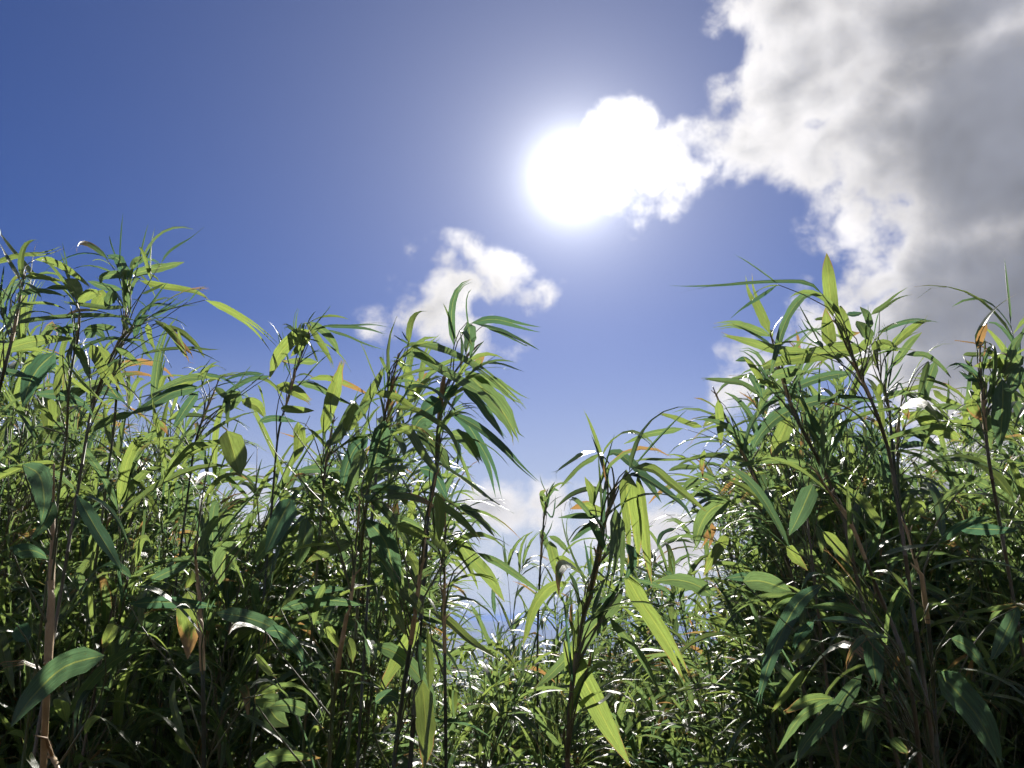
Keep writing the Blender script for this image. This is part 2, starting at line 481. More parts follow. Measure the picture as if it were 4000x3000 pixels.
def pick_tone(rng, yel=None, dry=None):
    y = rng.betavariate(1.8, 1.6) if yel is None else min(1, max(0, yel + rng.uniform(-.12, .12)))
    d = (rng.uniform(0.0, 0.22) if rng.random() < 0.90 else rng.uniform(0.28, 0.55)) if dry is None else dry
    return (y, d, rng.random(), 1.0)

def sway(x):
    """the breeze: leaves trail into the gap between the two thickets"""
    return 0.55 if x < 0.35 else (0.1 if x < 0.6 else -0.45)

def leaf_curve(p, d, L, droop, wx, rng, n=8):
    pts = [p.copy()]; st = L / (n - 1)
    side = Vector((rng.uniform(-.3, .3), rng.uniform(-.3, .3), 0))
    for i in range(n - 1):
        s = i / (n - 1)
        d = (d + (Vector((wx, 0, -droop)) + side) * (0.40 / (n - 1) * 8 / 3) * (0.25 + s)).normalized()
        p = p + d * st; pts.append(p.copy())
    return pts

def rand_normal(d, rng, roll=0.7):
    sd = d.cross(UP)
    if sd.length < 0.15: sd = Vector((rng.uniform(-1, 1), rng.uniform(-1, 1), 0))
    sd.normalize(); nm = sd.cross(d).normalized()
    a = rng.uniform(-roll, roll)
    return nm * math.cos(a) + sd * math.sin(a)

def grow_spray(tip, d, rng, wx, count, size=1.0, spear=0.5, n=8):
    """the fan of leaves at the end of a twig: list of (curve, width, normal, kwargs, tone)"""
    out = []
    ax = d.normalized(); sx_ = ax.orthogonal().normalized(); sy_ = ax.cross(sx_)
    a0 = rng.uniform(0, 6.3)
    for k in range(count):
        a = a0 + k * 2.6 + rng.uniform(-.5, .5)
        el_ = rng.uniform(0.25, 0.95)
        dd = (ax * math.cos(el_) + (sx_ * math.cos(a) + sy_ * math.sin(a)) * math.sin(el_)).normalized()
        L = rng.uniform(0.14, 0.29) * size; Wd = L * rng.uniform(0.052, 0.100)
        p0 = tip - ax * (0.012 * (count - k)) * size
        C = leaf_curve(p0, dd, L, rng.uniform(0.9, 3.0), wx * rng.uniform(0.6, 2.2), rng, n)
        kw = dict(fold=rng.uniform(0.1, 0.5), twist=rng.uniform(-.7, .7), wave=rng.uniform(0, .05))
        if rng.random() < 0.42: kw.update(parts=rng.choice((2, 3, 3, 4)), s0=rng.uniform(0.5, 0.8), blunt=rng.uniform(.3, .6))
        out.append((C, Wd, rand_normal(dd, rng), kw, pick_tone(rng)))
    if rng.random() < spear:                       # the rolled young leaf, still a needle
        L = rng.uniform(0.09, 0.20) * size
        dd = (ax + UP * 0.3 + Vector((rng.uniform(-.15, .15), rng.uniform(-.15, .15), 0))).normalized()
        C = leaf_curve(tip, dd, L, 0.15, wx * 0.2, rng, n)
        out.append((C, 0.0055 * size, rand_normal(dd, rng), dict(fold=1.6), pick_tone(rng, 0.25, 0.0)))
    return out

def grow_plant(rng, height, lean, wx, crown=1.0, per_node=(1, 3), leaves=(3, 5), r0=0.006, n=8, spacing=0.10, size=1.0, bare=1):
    """a culm from its base at the origin; returns culm points, radii and, node by node, (twigs, leaves)"""
    K = 14
    bx, by = lean
    P_ = []
    ph = rng.uniform(0, 6.3)
    for i in range(K):
        s = i / (K - 1)
        P_.append(Vector((bx * s * s + 0.015 * math.sin(ph + 5 * s), by * s * s + 0.015 * math.cos(ph + 4 * s), height * s)))
    rad = [r0 * (1 - 0.72 * (i / (K - 1)) ** 1.3) for i in range(K)]
    nodes = []
    z = height * 0.995; a = rng.uniform(0, 6.3); first = True
    while z > height - crown:
        s = z / height * (K - 1); i = min(K - 2, int(s)); c = P_[i].lerp(P_[i + 1], s - i)
        T = (P_[i + 1] - P_[i]).normalized()
        twigs, lv = [], []
        for b in range(rng.randint(*per_node)):
            a += 2.2 + rng.uniform(-.5, .5)
            out = Vector((math.cos(a), math.sin(a), 0))
            el_ = rng.uniform(0.2, 0.62) if not first else rng.uniform(0.02, 0.2)
            d = (T * math.cos(el_) + out * math.sin(el_)).normalized()
            L = rng.uniform(0.14, 0.40)
            pts = [c]; dd = d.copy()
            for q in range(4):
                dd = (dd + out * 0.05 + UP * 0.03 + Vector((wx * 0.04, 0, 0))).normalized()
                pts.append(pts[-1] + dd * L / 4)
            twigs.append(pts)
            lv += grow_spray(pts[-1], dd, rng, wx, rng.randint(*leaves), size, 0.6, n)
            if rng.random() < 0.4: lv += grow_spray(pts[2], (dd + out * .6).normalized(), rng, wx, rng.randint(1, 2), size * 0.85, 0.15, n)
        for b in range(bare):
            a += 2.2 + rng.uniform(-.6, .6)
            d = (T * 1.0 + Vector((math.cos(a), math.sin(a), 0)) * rng.uniform(0.15, 0.5)).normalized(); L = rng.uniform(0.15, 0.38)
            twigs.append([c, c + d * L * 0.5, c + d * L + Vector((wx * 0.02, 0, 0))])
        nodes.append((c, twigs, lv)); first = False
        z -= spacing * rng.uniform(0.7, 1.3)
    return P_, rad, nodes

def tag(o, label, group=None, cat='bamboo'):
    o['label'] = label; o['category'] = cat
    if group: o['group'] = group

def leaf_object(parent, C, Wd, N, kw, tone, origin, rng):
    vs, fs, uv = blade(C, Wd, N, rng, **kw)
    o = link('leaf', mesh('leaf', vs, fs, [M_LEAF], uv), parent, C[0] - origin)
    o.color = tone
    return o

def twig_tube(pts, r=0.0016, sides=5):
    n = len(pts)
    return tube(pts, [r * (1 - 0.55 * i / (n - 1)) for i in range(n)], sides)

# ------------------------------------------------------------------ the plants that stand out, traced from where they grow
REG = {1: (0, 800, .5424), 2: (1000, 1100, .5425), 3: (2100, 1500, .5424), 4: (2600, 950, .633), 5: (0, 1600, .844),
       6: (1000, 1900, .663), 7: (1900, 2000, .6027), 8: (2900, 1900, .663)}
def px(reg, x, y):
    ox, oy, k = REG[reg]
    return ox + x * k, oy + y * k
TONES = {'y': (0.85, 0.2), 'g': (0.40, 0.14), 'd': (0.10, 0.04), 'o': (0.85, 0.46), 't': (0.6, 0.95), 'p': (0.55, 0.3), 'Y': (1.0, 0.27)}
HERO = []
def hero(label, d, reg, culm, w, kind, leaves): HERO.append((label, d, reg, culm, w, kind, leaves))

hero('tall bamboo topped with upright dark needle shoots over the left thicket', 1.75, 1,
     [(885, 520), (905, 760), (880, 1000), (850, 1250), (830, 1500), (815, 1659)], 24, 'green', [
    (1, [(865, 400), (872, 250), (885, 60)], 9, 'd', 0), (1, [(1005, 400), (1035, 270), (1068, 132)], 10, 'd', 0), (1, [(1035, 440), (1070, 350), (1105, 270)], 13, 'd', 0),
    (1, [(840, 380), (810, 300), (787, 222)], 7, 'd', 0), (1, [(1155, 430), (1230, 335), (1370, 245), (1470, 160)], 20, 'd', 0),
    (1, [(945, 500), (1080, 468), (1200, 445), (1328, 412)], 72, 'g', 0), (1, [(930, 530), (890, 460), (845, 385), (755, 372)], 85, 'd', 0),
    (1, [(950, 470), (985, 395), (1045, 380)], 50, 'g', 0), (1, [(760, 378), (690, 350), (570, 347), (430, 400), (300, 495)], 14, 'd', 0),
    (1, [(1005, 545), (1110, 575), (1260, 600), (1390, 622), (1500, 672)], 50, 'y', 0), (1, [(880, 610), (760, 590), (630, 548)], 55, 'd', 0),
    (1, [(1020, 640), (1130, 590), (1190, 565)], 22, 'g', 0), (1, [(740, 610), (705, 700), (650, 770)], 100, 'y', 0), (1, [(910, 740), (770, 745), (600, 722), (430, 700)], 36, 'g', 0),
    (1, [(830, 620), (790, 680), (760, 735)], 80, 'g', 0), (1, [(900, 520), (840, 500), (740, 520), (720, 570)], 60, 'g', 0)])
hero('slanting bamboo whose straight twigs and torn leaf trail right over blue sky', 1.65, 1,
     [(1075, 812), (960, 890), (860, 985), (780, 1150), (705, 1330), (655, 1500), (625, 1659)], 28, 'brown', [
    (1, [(1480, 686), (1620, 740), (1800, 850), (1910, 950), (1985, 1040)], 52, 'y', 3), (1, [(1080, 810), (1200, 730), (1292, 655)], 9, 'd', 0), (1, [(1085, 812), (1200, 750), (1290, 700)], 10, 'd', 0),
    (1, [(1090, 815), (1230, 740), (1370, 660)], 9, 'd', 0), (1, [(1060, 780), (1110, 690), (1180, 590), (1215, 550)], 9, 'd', 0), (1, [(1350, 700), (1420, 620), (1490, 578)], 9, 'd', 0),
    (1, [(1108, 828), (1200, 890), (1300, 1000), (1392, 1090)], 42, 'o', 0), (1, [(1115, 858), (1270, 900), (1400, 1000), (1475, 1104)], 36, 'y', 0), (1, [(1015, 870), (1030, 980), (1060, 1060), (1110, 1132)], 34, 'g', 0),
    (1, [(1060, 850), (1085, 940), (1115, 1042)], 50, 'y', 0), (1, [(1000, 1082), (1150, 1050), (1350, 1035), (1500, 1060), (1595, 1075)], 32, 'g', 2), (1, [(830, 1040), (920, 1070), (1020, 1162)], 44, 'g', 0),
    (1, [(700, 1010), (800, 1150), (860, 1270), (910, 1370)], 88, 'y', 2), (1, [(650, 1000), (740, 1180), (830, 1335)], 80, 'y', 2), (1, [(715, 1335), (800, 1350), (905, 1420)], 70, 'd', 0),
    (1, [(1280, 900), (1320, 1000), (1370, 1150)], 22, 'o', 0), (1, [(1180, 860), (1260, 960), (1320, 1060), (1350, 1110)], 26, 'y', 0)])
hero('bamboo at the left border with yellow-green leaves sweeping over its top', 1.5, 1,
     [(180, 480), (140, 700), (90, 950), (40, 1150), (-20, 1400), (-60, 1659)], 32, 'brown', [
    (1, [(250, 540), (190, 450), (90, 330), (-20, 180)], 42, 'y', 0), (1, [(-60, 430), (110, 365), (260, 350), (430, 340)], 46, 'y', 3), (1, [(140, 545), (70, 420), (-10, 265)], 36, 'g', 0),
    (1, [(250, 395), (330, 395), (450, 440), (570, 520), (660, 602)], 58, 'y', 0), (1, [(120, 645), (250, 615), (380, 625), (495, 668)], 40, 'd', 0), (1, [(40, 862), (250, 830), (500, 805), (800, 800), (1010, 842)], 48, 'g', 0),
    (1, [(-80, 1080), (180, 1000), (350, 970), (555, 958)], 92, 'y', 0), (1, [(-40, 1190), (100, 1215), (215, 1245)], 62, 'd', 0), (1, [(170, 515), (280, 510), (470, 550)], 44, 'y', 0),
    (1, [(50, 900), (120, 740), (220, 720)], 40, 'g', 0), (1, [(160, 560), (240, 600), (300, 680)], 40, 'd', 0), (1, [(-30, 980), (60, 920), (140, 900)], 45, 'g', 0), (1, [(100, 800), (80, 640), (110, 540)], 8, 'd', 0),
    (1, [(20, 900), (50, 700), (105, 560)], 9, 'd', 0), (1, [(-10, 700), (20, 500), (30, 430)], 8, 'd', 0)])
hero('bamboo in the left thicket with one broad dark leaf hanging before it', 1.55, 1,
     [(560, 560), (570, 800), (540, 1050), (500, 1300), (480, 1659)], 24, 'green', [
    (1, [(490, 530), (545, 620), (595, 720)], 105, 'y', 0), (1, [(500, 592), (420, 588), (325, 602)], 40, 'g', 0), (1, [(400, 1065), (290, 1160), (215, 1280), (165, 1460)], 150, 'd', 0),
    (1, [(540, 950), (500, 1100), (450, 1335)], 34, 'p', 0), (1, [(250, 1360), (450, 1370), (620, 1440), (692, 1560)], 75, 'd', 0), (1, [(345, 1380), (350, 1500), (345, 1655)], 118, 'y', 0),
    (1, [(240, 1610), (400, 1590), (600, 1650)], 70, 'g', 0), (1, [(560, 700), (660, 640), (740, 640)], 80, 'y', 0), (1, [(600, 900), (720, 880), (840, 880)], 60, 'g', 0), (1, [(560, 860), (480, 900), (380, 900)], 60, 'g', 0),
    (1, [(620, 960), (680, 900), (760, 960)], 80, 'd', 0), (1, [(520, 1000), (600, 1100), (640, 1250)], 60, 'g', 0), (1, [(450, 1080), (560, 1230), (700, 1375), (850, 1500)], 24, 'p', 0), (1, [(460, 1150), (420, 1250), (410, 1400)], 60, 'y', 0)])
hero('bamboo with long grey-green leaves arching left into the sky gap', 1.9, 1,
     [(1560, 1300), (1520, 1400), (1470, 1520), (1420, 1659), (1390, 1800)], 20, 'dark', [
    (1, [(1440, 1312), (1250, 1345), (1080, 1440), (930, 1510)], 78, 'd', 0), (1, [(1485, 1248), (1350, 1250), (1180, 1320), (1010, 1440)], 44, 'g', 0), (1, [(1900, 1218), (1750, 1212), (1590, 1275)], 24, 'd', 0),
    (1, [(1950, 1230), (1800, 1252), (1650, 1340), (1585, 1395)], 40, 'd', 0), (1, [(1430, 1340), (1350, 1450), (1240, 1620)], 68, 'd', 0), (1, [(1100, 1535), (1180, 1600), (1210, 1659)], 50, 'o', 0), (1, [(960, 1500), (800, 1540), (620, 1650)], 60, 'g', 0),
    (1, [(1730, 1345), (1660, 1425), (1615, 1500)], 105, 'g', 0), (1, [(1740, 1410), (1850, 1450), (1905, 1530)], 85, 'y', 0), (1, [(1450, 1215), (1600, 1240), (1760, 1340)], 16, 'd', 2), (1, [(1550, 1310), (1640, 1390), (1760, 1400)], 40, 'g', 0)])
hero('drooping bamboo tip with long needle-thin leaves blown right below the cloud', 1.9, 2,
     [(385, 345), (335, 480), (275, 680), (230, 850), (160, 1100), (110, 1659)], 20, 'dark', [
    (2, [(385, 348), (280, 400), (165, 530), (95, 700)], 105, 'y', 0), (2, [(360, 292), (430, 390), (500, 500), (562, 612)], 48, 'y', 0), (2, [(385, 290), (490, 360), (560, 440), (600, 528)], 60, 'g', 0),
    (2, [(395, 352), (520, 312), (700, 310), (870, 300), (975, 308)], 16, 'd', 2), (2, [(480, 320), (640, 320), (800, 335), (942, 382)], 20, 'd', 0), (2, [(500, 345), (640, 380), (780, 440), (918, 492)], 16, 'd', 2),
    (2, [(150, 745), (280, 790), (400, 870)], 82, 'Y', 0), (2, [(285, 720), (450, 760), (570, 830), (705, 892)], 44, 'g', 0), (2, [(385, 700), (520, 690), (700, 755), (825, 822)], 40, 'o', 0),
    (2, [(445, 580), (330, 572), (170, 575)], 54, 'p', 0), (2, [(350, 430), (330, 340), (360, 290)], 20, 'd', 0), (2, [(250, 640), (350, 560), (465, 480)], 12, 'd', 0), (2, [(260, 700), (200, 560), (150, 350)], 8, 'd', 0), (2, [(240, 600), (210, 480), (185, 345)], 8, 'd', 0),
    (2, [(390, 370), (330, 450), (250, 540)], 60, 'y', 0)])
hero('bamboo holding one broad blunt leaf straight up, lit yellow-green', 1.8, 2,
     [(560, 1000), (530, 1150), (500, 1350), (470, 1659)], 22, 'green', [
    (2, [(480, 1095), (530, 900), (580, 730), (625, 558)], 108, 'Y', 0), (2, [(730, 1010), (790, 870), (860, 740), (935, 590)], 72, 'y', 0), (2, [(650, 1080), (700, 960), (720, 860)], 100, 'y', 0), (2, [(540, 1180), (620, 1050), (700, 850)], 70, 'g', 0),
    (2, [(660, 1150), (750, 1120), (900, 1090)], 40, 'g', 0), (2, [(500, 1180), (610, 1110), (690, 1105)], 30, 'g', 0), (2, [(300, 1010), (310, 1150), (280, 1300)], 90, 'y', 0), (2, [(20, 1010), (130, 980), (300, 1010)], 50, 'd', 0),
    (2, [(300, 1360), (450, 1350), (620, 1355)], 55, 'd', 0), (2, [(180, 910), (300, 920), (420, 930)], 50, 'y', 0), (2, [(580, 1120), (540, 1000), (530, 820)], 10, 'd', 0), (2, [(640, 1000), (700, 860), (745, 760)], 12, 'd', 0), (2, [(880, 900), (820, 830), (830, 700)], 8, 'd', 0)])
hero('leaning bamboo with glossy leaves arching right, white sun glint along one', 1.55, 2,
     [(1062, 478), (1020, 560), (990, 700), (960, 830), (910, 1050), (870, 1350), (840, 1659)], 20, 'dark', [
    (2, [(1060, 480), (1150, 450), (1350, 490), (1550, 590), (1750, 730), (1965, 905)], 52, 'g', 3), (2, [(1045, 545), (1150, 520), (1300, 610), (1500, 730), (1700, 850), (1785, 965)], 70, 'g', 0),
    (2, [(1130, 470), (1250, 550), (1340, 605)], 44, 'g', 0), (2, [(1100, 440), (1050, 415), (990, 382)], 22, 'd', 0), (2, [(1100, 430), (1075, 390), (1050, 352)], 10, 'd', 0), (2, [(1020, 560), (1090, 600), (1190, 590)], 12, 'd', 0),
    (2, [(850, 800), (1000, 830), (1100, 890), (1185, 932)], 54, 'y', 0), (2, [(985, 908), (1130, 920), (1280, 1000), (1400, 1100), (1495, 1330)], 34, 'y', 0), (2, [(1060, 850), (1120, 760), (1250, 770), (1350, 840), (1460, 960)], 26, 'd', 0),
    (2, [(1000, 870), (1040, 740), (1080, 605)], 12, 'd', 0), (2, [(1010, 900), (1080, 800), (1145, 675)], 12, 'd', 0), (2, [(925, 820), (918, 680), (912, 500)], 14, 'd', 0), (2, [(950, 960), (960, 900), (990, 850)], 44, 'o', 0)])
hero('windblown bamboo with a snapped dark leaf hanging over the small white cloud', 1.7, 2,
     [(1560, 500), (1500, 560), (1420, 670), (1345, 800), (1320, 1000), (1310, 1200), (1290, 1400), (1240, 1659)], 40, 'dark', [
    (2, [(1520, 292), (1535, 380), (1515, 555)], 95, 'd', 3), (2, [(1550, 298), (1700, 270), (1850, 300), (2055, 362)], 58, 'd', 2), (2, [(1560, 300), (1750, 350), (1900, 420), (2035, 490)], 26, 'd', 0), (2, [(1640, 315), (1800, 380), (1965, 472)], 26, 'd', 0),
    (2, [(1470, 640), (1480, 470), (1470, 360)], 22, 'd', 0), (2, [(1500, 640), (1620, 760), (1780, 940), (1895, 1155)], 150, 'g', 0), (2, [(1480, 760), (1600, 860), (1730, 1040), (1795, 1132)], 62, 'd', 0),
    (2, [(1560, 680), (1720, 720), (1850, 820), (1945, 900)], 85, 'g', 4), (2, [(1375, 930), (1500, 1000), (1600, 1150), (1690, 1330), (1745, 1560)], 72, 'd', 2), (2, [(1400, 940), (1600, 1050), (1780, 1200), (1900, 1330), (2025, 1455)], 58, 'd', 2),
    (2, [(1560, 640), (1600, 580), (1650, 515)], 58, 'o', 0), (2, [(1630, 585), (1780, 600), (1935, 662)], 20, 'd', 2), (2, [(1175, 1045), (1250, 1150), (1340, 1260), (1392, 1375)], 118, 'g', 0), (2, [(1395, 1085), (1500, 1130), (1570, 1220), (1622, 1305)], 88, 'g', 0),
    (2, [(1175, 1340), (1280, 1380), (1380, 1570)], 80, 'd', 0), (2, [(1285, 1285), (1500, 1430), (1700, 1580), (1860, 1670)], 30, 'g', 0), (2, [(1330, 850), (1260, 900), (1180, 960)], 130, 'd', 0), (2, [(1300, 1000), (1200, 980), (1120, 1080)], 120, 'd', 0),
    (2, [(1450, 760), (1360, 800), (1290, 770)], 90, 'd', 0), (2, [(1510, 600), (1590, 490), (1645, 425)], 12, 'd', 0), (2, [(1440, 1120), (1460, 1230), (1445, 1325)], 30, 'd', 0), (2, [(1400, 900), (1440, 840), (1500, 790)], 40, 'd', 0)])
hero('near bamboo with a wide bluish blade curling down in front of the stems', 1.35, 2,
     [(945, 985), (885, 1150), (835, 1350), (790, 1659), (760, 1900)], 28, 'green', [
    (2, [(930, 1000), (880, 1190), (830, 1420)], 118, 'd', 0), (2, [(805, 1118), (715, 1190), (650, 1330), (615, 1490)], 108, 'd', 0), (2, [(985, 1030), (1100, 1080), (1200, 1240), (1345, 1430)], 62, 'y', 0), (2, [(815, 1490), (950, 1500), (1135, 1515)], 60, 'd', 0),
    (2, [(880, 1290), (980, 1280), (1070, 1275)], 44, 'd', 0), (2, [(860, 1380), (980, 1350), (1100, 1340)], 40, 'g', 0), (2, [(900, 1560), (1050, 1550), (1200, 1580), (1320, 1650)], 40, 'o', 0), (2, [(770, 1200), (700, 1400), (640, 1600)], 90, 'g', 0), (2, [(990, 1100), (1050, 1180), (1060, 1260)], 50, 'g', 0)])
hero('bamboo with one bright leaf standing upright, tallest of the right thicket', 1.6, 4,
     [(1045, 470), (1110, 620), (1200, 820), (1290, 1020), (1380, 1300), (1440, 1659)], 30, 'brown', [
    (4, [(1030, 452), (1018, 330), (1003, 190), (994, 60)], 88, 'Y', 0), (4, [(1012, 642), (1000, 520), (985, 400)], 84, 'Y', 0), (4, [(1125, 625), (1095, 500), (1062, 365)], 85, 'y', 0),
    (4, [(965, 312), (880, 240), (720, 230), (500, 240), (250, 268), (38, 296)], 36, 'd', 2), (4, [(692, 255), (560, 340), (470, 400), (400, 466)], 24, 'd', 0), (4, [(962, 322), (870, 316), (785, 400), (722, 530), (680, 680), (640, 830)], 54, 'd', 0),
    (4, [(900, 672), (700, 660), (520, 610), (338, 562)], 62, 'y', 0), (4, [(1245, 650), (1100, 660), (900, 692), (700, 730), (555, 782)], 108, 'y', 0), (4, [(1120, 445), (1165, 440), (1215, 428)], 42, 'd', 0), (4, [(1265, 525), (1240, 440), (1200, 392)], 50, 'g', 0), (4, [(1265, 602), (1225, 540), (1180, 478)], 74, 'g', 0),
    (4, [(1030, 480), (975, 470), (915, 475)], 24, 'g', 0), (4, [(1045, 470), (900, 540), (830, 460)], 8, 'd', 0), (4, [(980, 600), (900, 520), (850, 465)], 10, 'd', 0), (4, [(960, 640), (880, 590), (815, 500)], 10, 'd', 0), (4, [(1120, 540), (1160, 555), (1200, 550)], 36, 'o', 0)])
hero('bamboo leaning left from the right thicket with torn leaves in a fan', 1.75, 4,
     [(650, 565), (705, 780), (790, 1040), (870, 1200), (960, 1370), (1085, 1640)], 30, 'brown', [
    (4, [(642, 560), (580, 420), (520, 290), (503, 205)], 60, 'y', 2), (4, [(652, 576), (560, 540), (430, 500), (302, 510)], 58, 'g', 4), (4, [(585, 945), (480, 870), (360, 850), (218, 834)], 36, 'g', 0), (4, [(1165, 800), (1000, 820), (850, 870), (700, 940), (555, 1070)], 56, 'd', 0),
    (4, [(1065, 950), (870, 990), (700, 1070), (580, 1190), (505, 1340)], 76, 'd', 0), (4, [(1050, 940), (1200, 955), (1345, 987)], 34, 'd', 0), (4, [(765, 1078), (720, 1180), (655, 1335)], 94, 'Y', 0), (4, [(860, 1040), (930, 1150), (1005, 1250)], 70, 'd', 0), (4, [(1005, 1238), (950, 1350), (880, 1480), (795, 1640)], 118, 'g', 0),
    (4, [(660, 640), (570, 580), (400, 490)], 20, 'd', 0), (4, [(560, 770), (500, 720), (430, 727)], 20, 'd', 0), (4, [(600, 860), (540, 760), (480, 700)], 40, 'y', 0), (4, [(650, 820), (740, 800), (860, 790)], 60, 'g', 0), (4, [(700, 900), (640, 860), (560, 850)], 40, 'y', 0), (4, [(820, 760), (700, 800), (600, 860)], 44, 'g', 0),
    (4, [(800, 820), (680, 880), (600, 960), (560, 1080)], 50, 'g', 0), (4, [(720, 960), (600, 1020), (520, 1140), (480, 1300)], 30, 'd', 0)])
hero('slim bamboo of thin upright twigs behind the tallest right bamboo', 1.85, 4,
     [(1285, 640), (1330, 850), (1375, 1000), (1400, 1250), (1440, 1659)], 22, 'dark', [
    (4, [(1268, 442), (1350, 390), (1430, 330), (1505, 288)], 40, 'g', 2), (4, [(1390, 645), (1480, 560), (1560, 500), (1632, 465)], 50, 'y', 0), (4, [(1305, 552), (1420, 500), (1530, 475), (1672, 485)], 36, 'd', 3), (4, [(1395, 765), (1450, 690), (1510, 610), (1582, 550)], 50, 'g', 0),
    (4, [(1480, 690), (1600, 690), (1700, 760), (1762, 832)], 30, 'g', 0), (4, [(1290, 620), (1300, 690), (1295, 770)], 36, 'Y', 0), (4, [(1335, 860), (1325, 910), (1308, 962)], 42, 'Y', 0), (4, [(1270, 600), (1250, 480), (1248, 375)], 9, 'd', 0),
    (4, [(1340, 870), (1400, 760), (1465, 700)], 12, 'd', 0), (4, [(1360, 900), (1420, 820), (1468, 735)], 12, 'd', 0), (4, [(1370, 920), (1390, 800), (1400, 690)], 10, 'd', 0), (4, [(1350, 860), (1360, 760), (1340, 660)], 10, 'd', 0), (4, [(1280, 660), (1350, 640), (1440, 665)], 44, 'y', 0),
    (4, [(1270, 660), (1340, 610), (1440, 650)], 40, 'y', 0), (4, [(1320, 420), (1300, 500), (1285, 600)], 8, 'd', 0), (4, [(1400, 980), (1440, 860), (1500, 1040)], 12, 'd', 0), (4, [(1280, 580), (1180, 660), (1120, 700)], 50, 'y', 0)])
hero('bamboo at the right border under a curled dead leaf with white glint', 1.6, 4,
     [(1945, 640), (1940, 760), (1960, 1000), (1990, 1300), (2050, 1659)], 26, 'brown', [
    (4, [(1920, 655), (1935, 560), (1985, 465), (2065, 380), (2172, 308)], 22, 'p', 0), (4, [(1925, 645), (1945, 570), (1985, 495)], 50, 't', 0), (4, [(2130, 725), (2150, 640), (2215, 535)], 50, 'g', 0), (4, [(1835, 692), (1950, 690), (2065, 690)], 32, 'p', 0),
    (4, [(2165, 650), (2050, 700), (1970, 780)], 42, 'p', 0), (4, [(1870, 905), (1920, 1020), (1970, 1150), (2012, 1270)], 118, 'g', 0), (4, [(2080, 840), (2080, 1000), (2060, 1285)], 108, 'd', 0), (4, [(1640, 1000), (1800, 1010), (2025, 1052)], 44, 'g', 0),
    (4, [(1890, 800), (1850, 780), (1805, 750)], 24, 'd', 0), (4, [(2140, 760), (2040, 740), (1900, 760)], 70, 'y', 0), (4, [(1960, 820), (1940, 880), (1960, 960)], 90, 'y', 0), (4, [(2200, 760), (2150, 850), (2100, 960)], 80, 'd', 0), (4, [(2210, 700), (2120, 760), (2040, 830)], 70, 'g', 0), (4, [(1960, 700), (1968, 640), (1970, 590)], 9, 't', 0),
    (4, [(1960, 850), (1880, 830), (1810, 790)], 30, 'd', 0), (4, [(2130, 700), (2140, 620), (2135, 550)], 14, 'd', 0), (4, [(1900, 960), (1890, 1000), (1950, 1100)], 60, 'o', 0), (4, [(2190, 700), (2185, 640), (2190, 570)], 10, 'd', 0)])
hero('bamboo with a forked leaf hanging in the dip before the grey cloud', 1.95, 4,
     [(1460, 960), (1440, 1100), (1430, 1300), (1450, 1659)], 20, 'green', [
    (4, [(1672, 715), (1620, 850), (1570, 1000), (1545, 1060)], 60, 'g', 0), (4, [(1622, 728), (1590, 850), (1555, 960)], 36, 'g', 0), (4, [(1735, 1092), (1600, 1040), (1455, 1140)], 44, 'p', 0), (4, [(1545, 1075), (1700, 1150), (1835, 1215)], 88, 'y', 0), (4, [(1415, 1192), (1600, 1170), (1805, 1182)], 40, 'g', 0),
    (4, [(1450, 1000), (1480, 1040), (1500, 1090)], 40, 'o', 0), (4, [(1650, 905), (1720, 960), (1830, 1000)], 40, 'y', 0), (4, [(1500, 1050), (1480, 940), (1440, 860)], 10, 'd', 0), (4, [(1450, 1080), (1560, 1060), (1720, 1080)], 50, 'y', 0), (4, [(1560, 1150), (1640, 1250), (1760, 1290)], 50, 'g', 0), (4, [(1440, 1260), (1560, 1240), (1680, 1270)], 40, 'd', 0)])
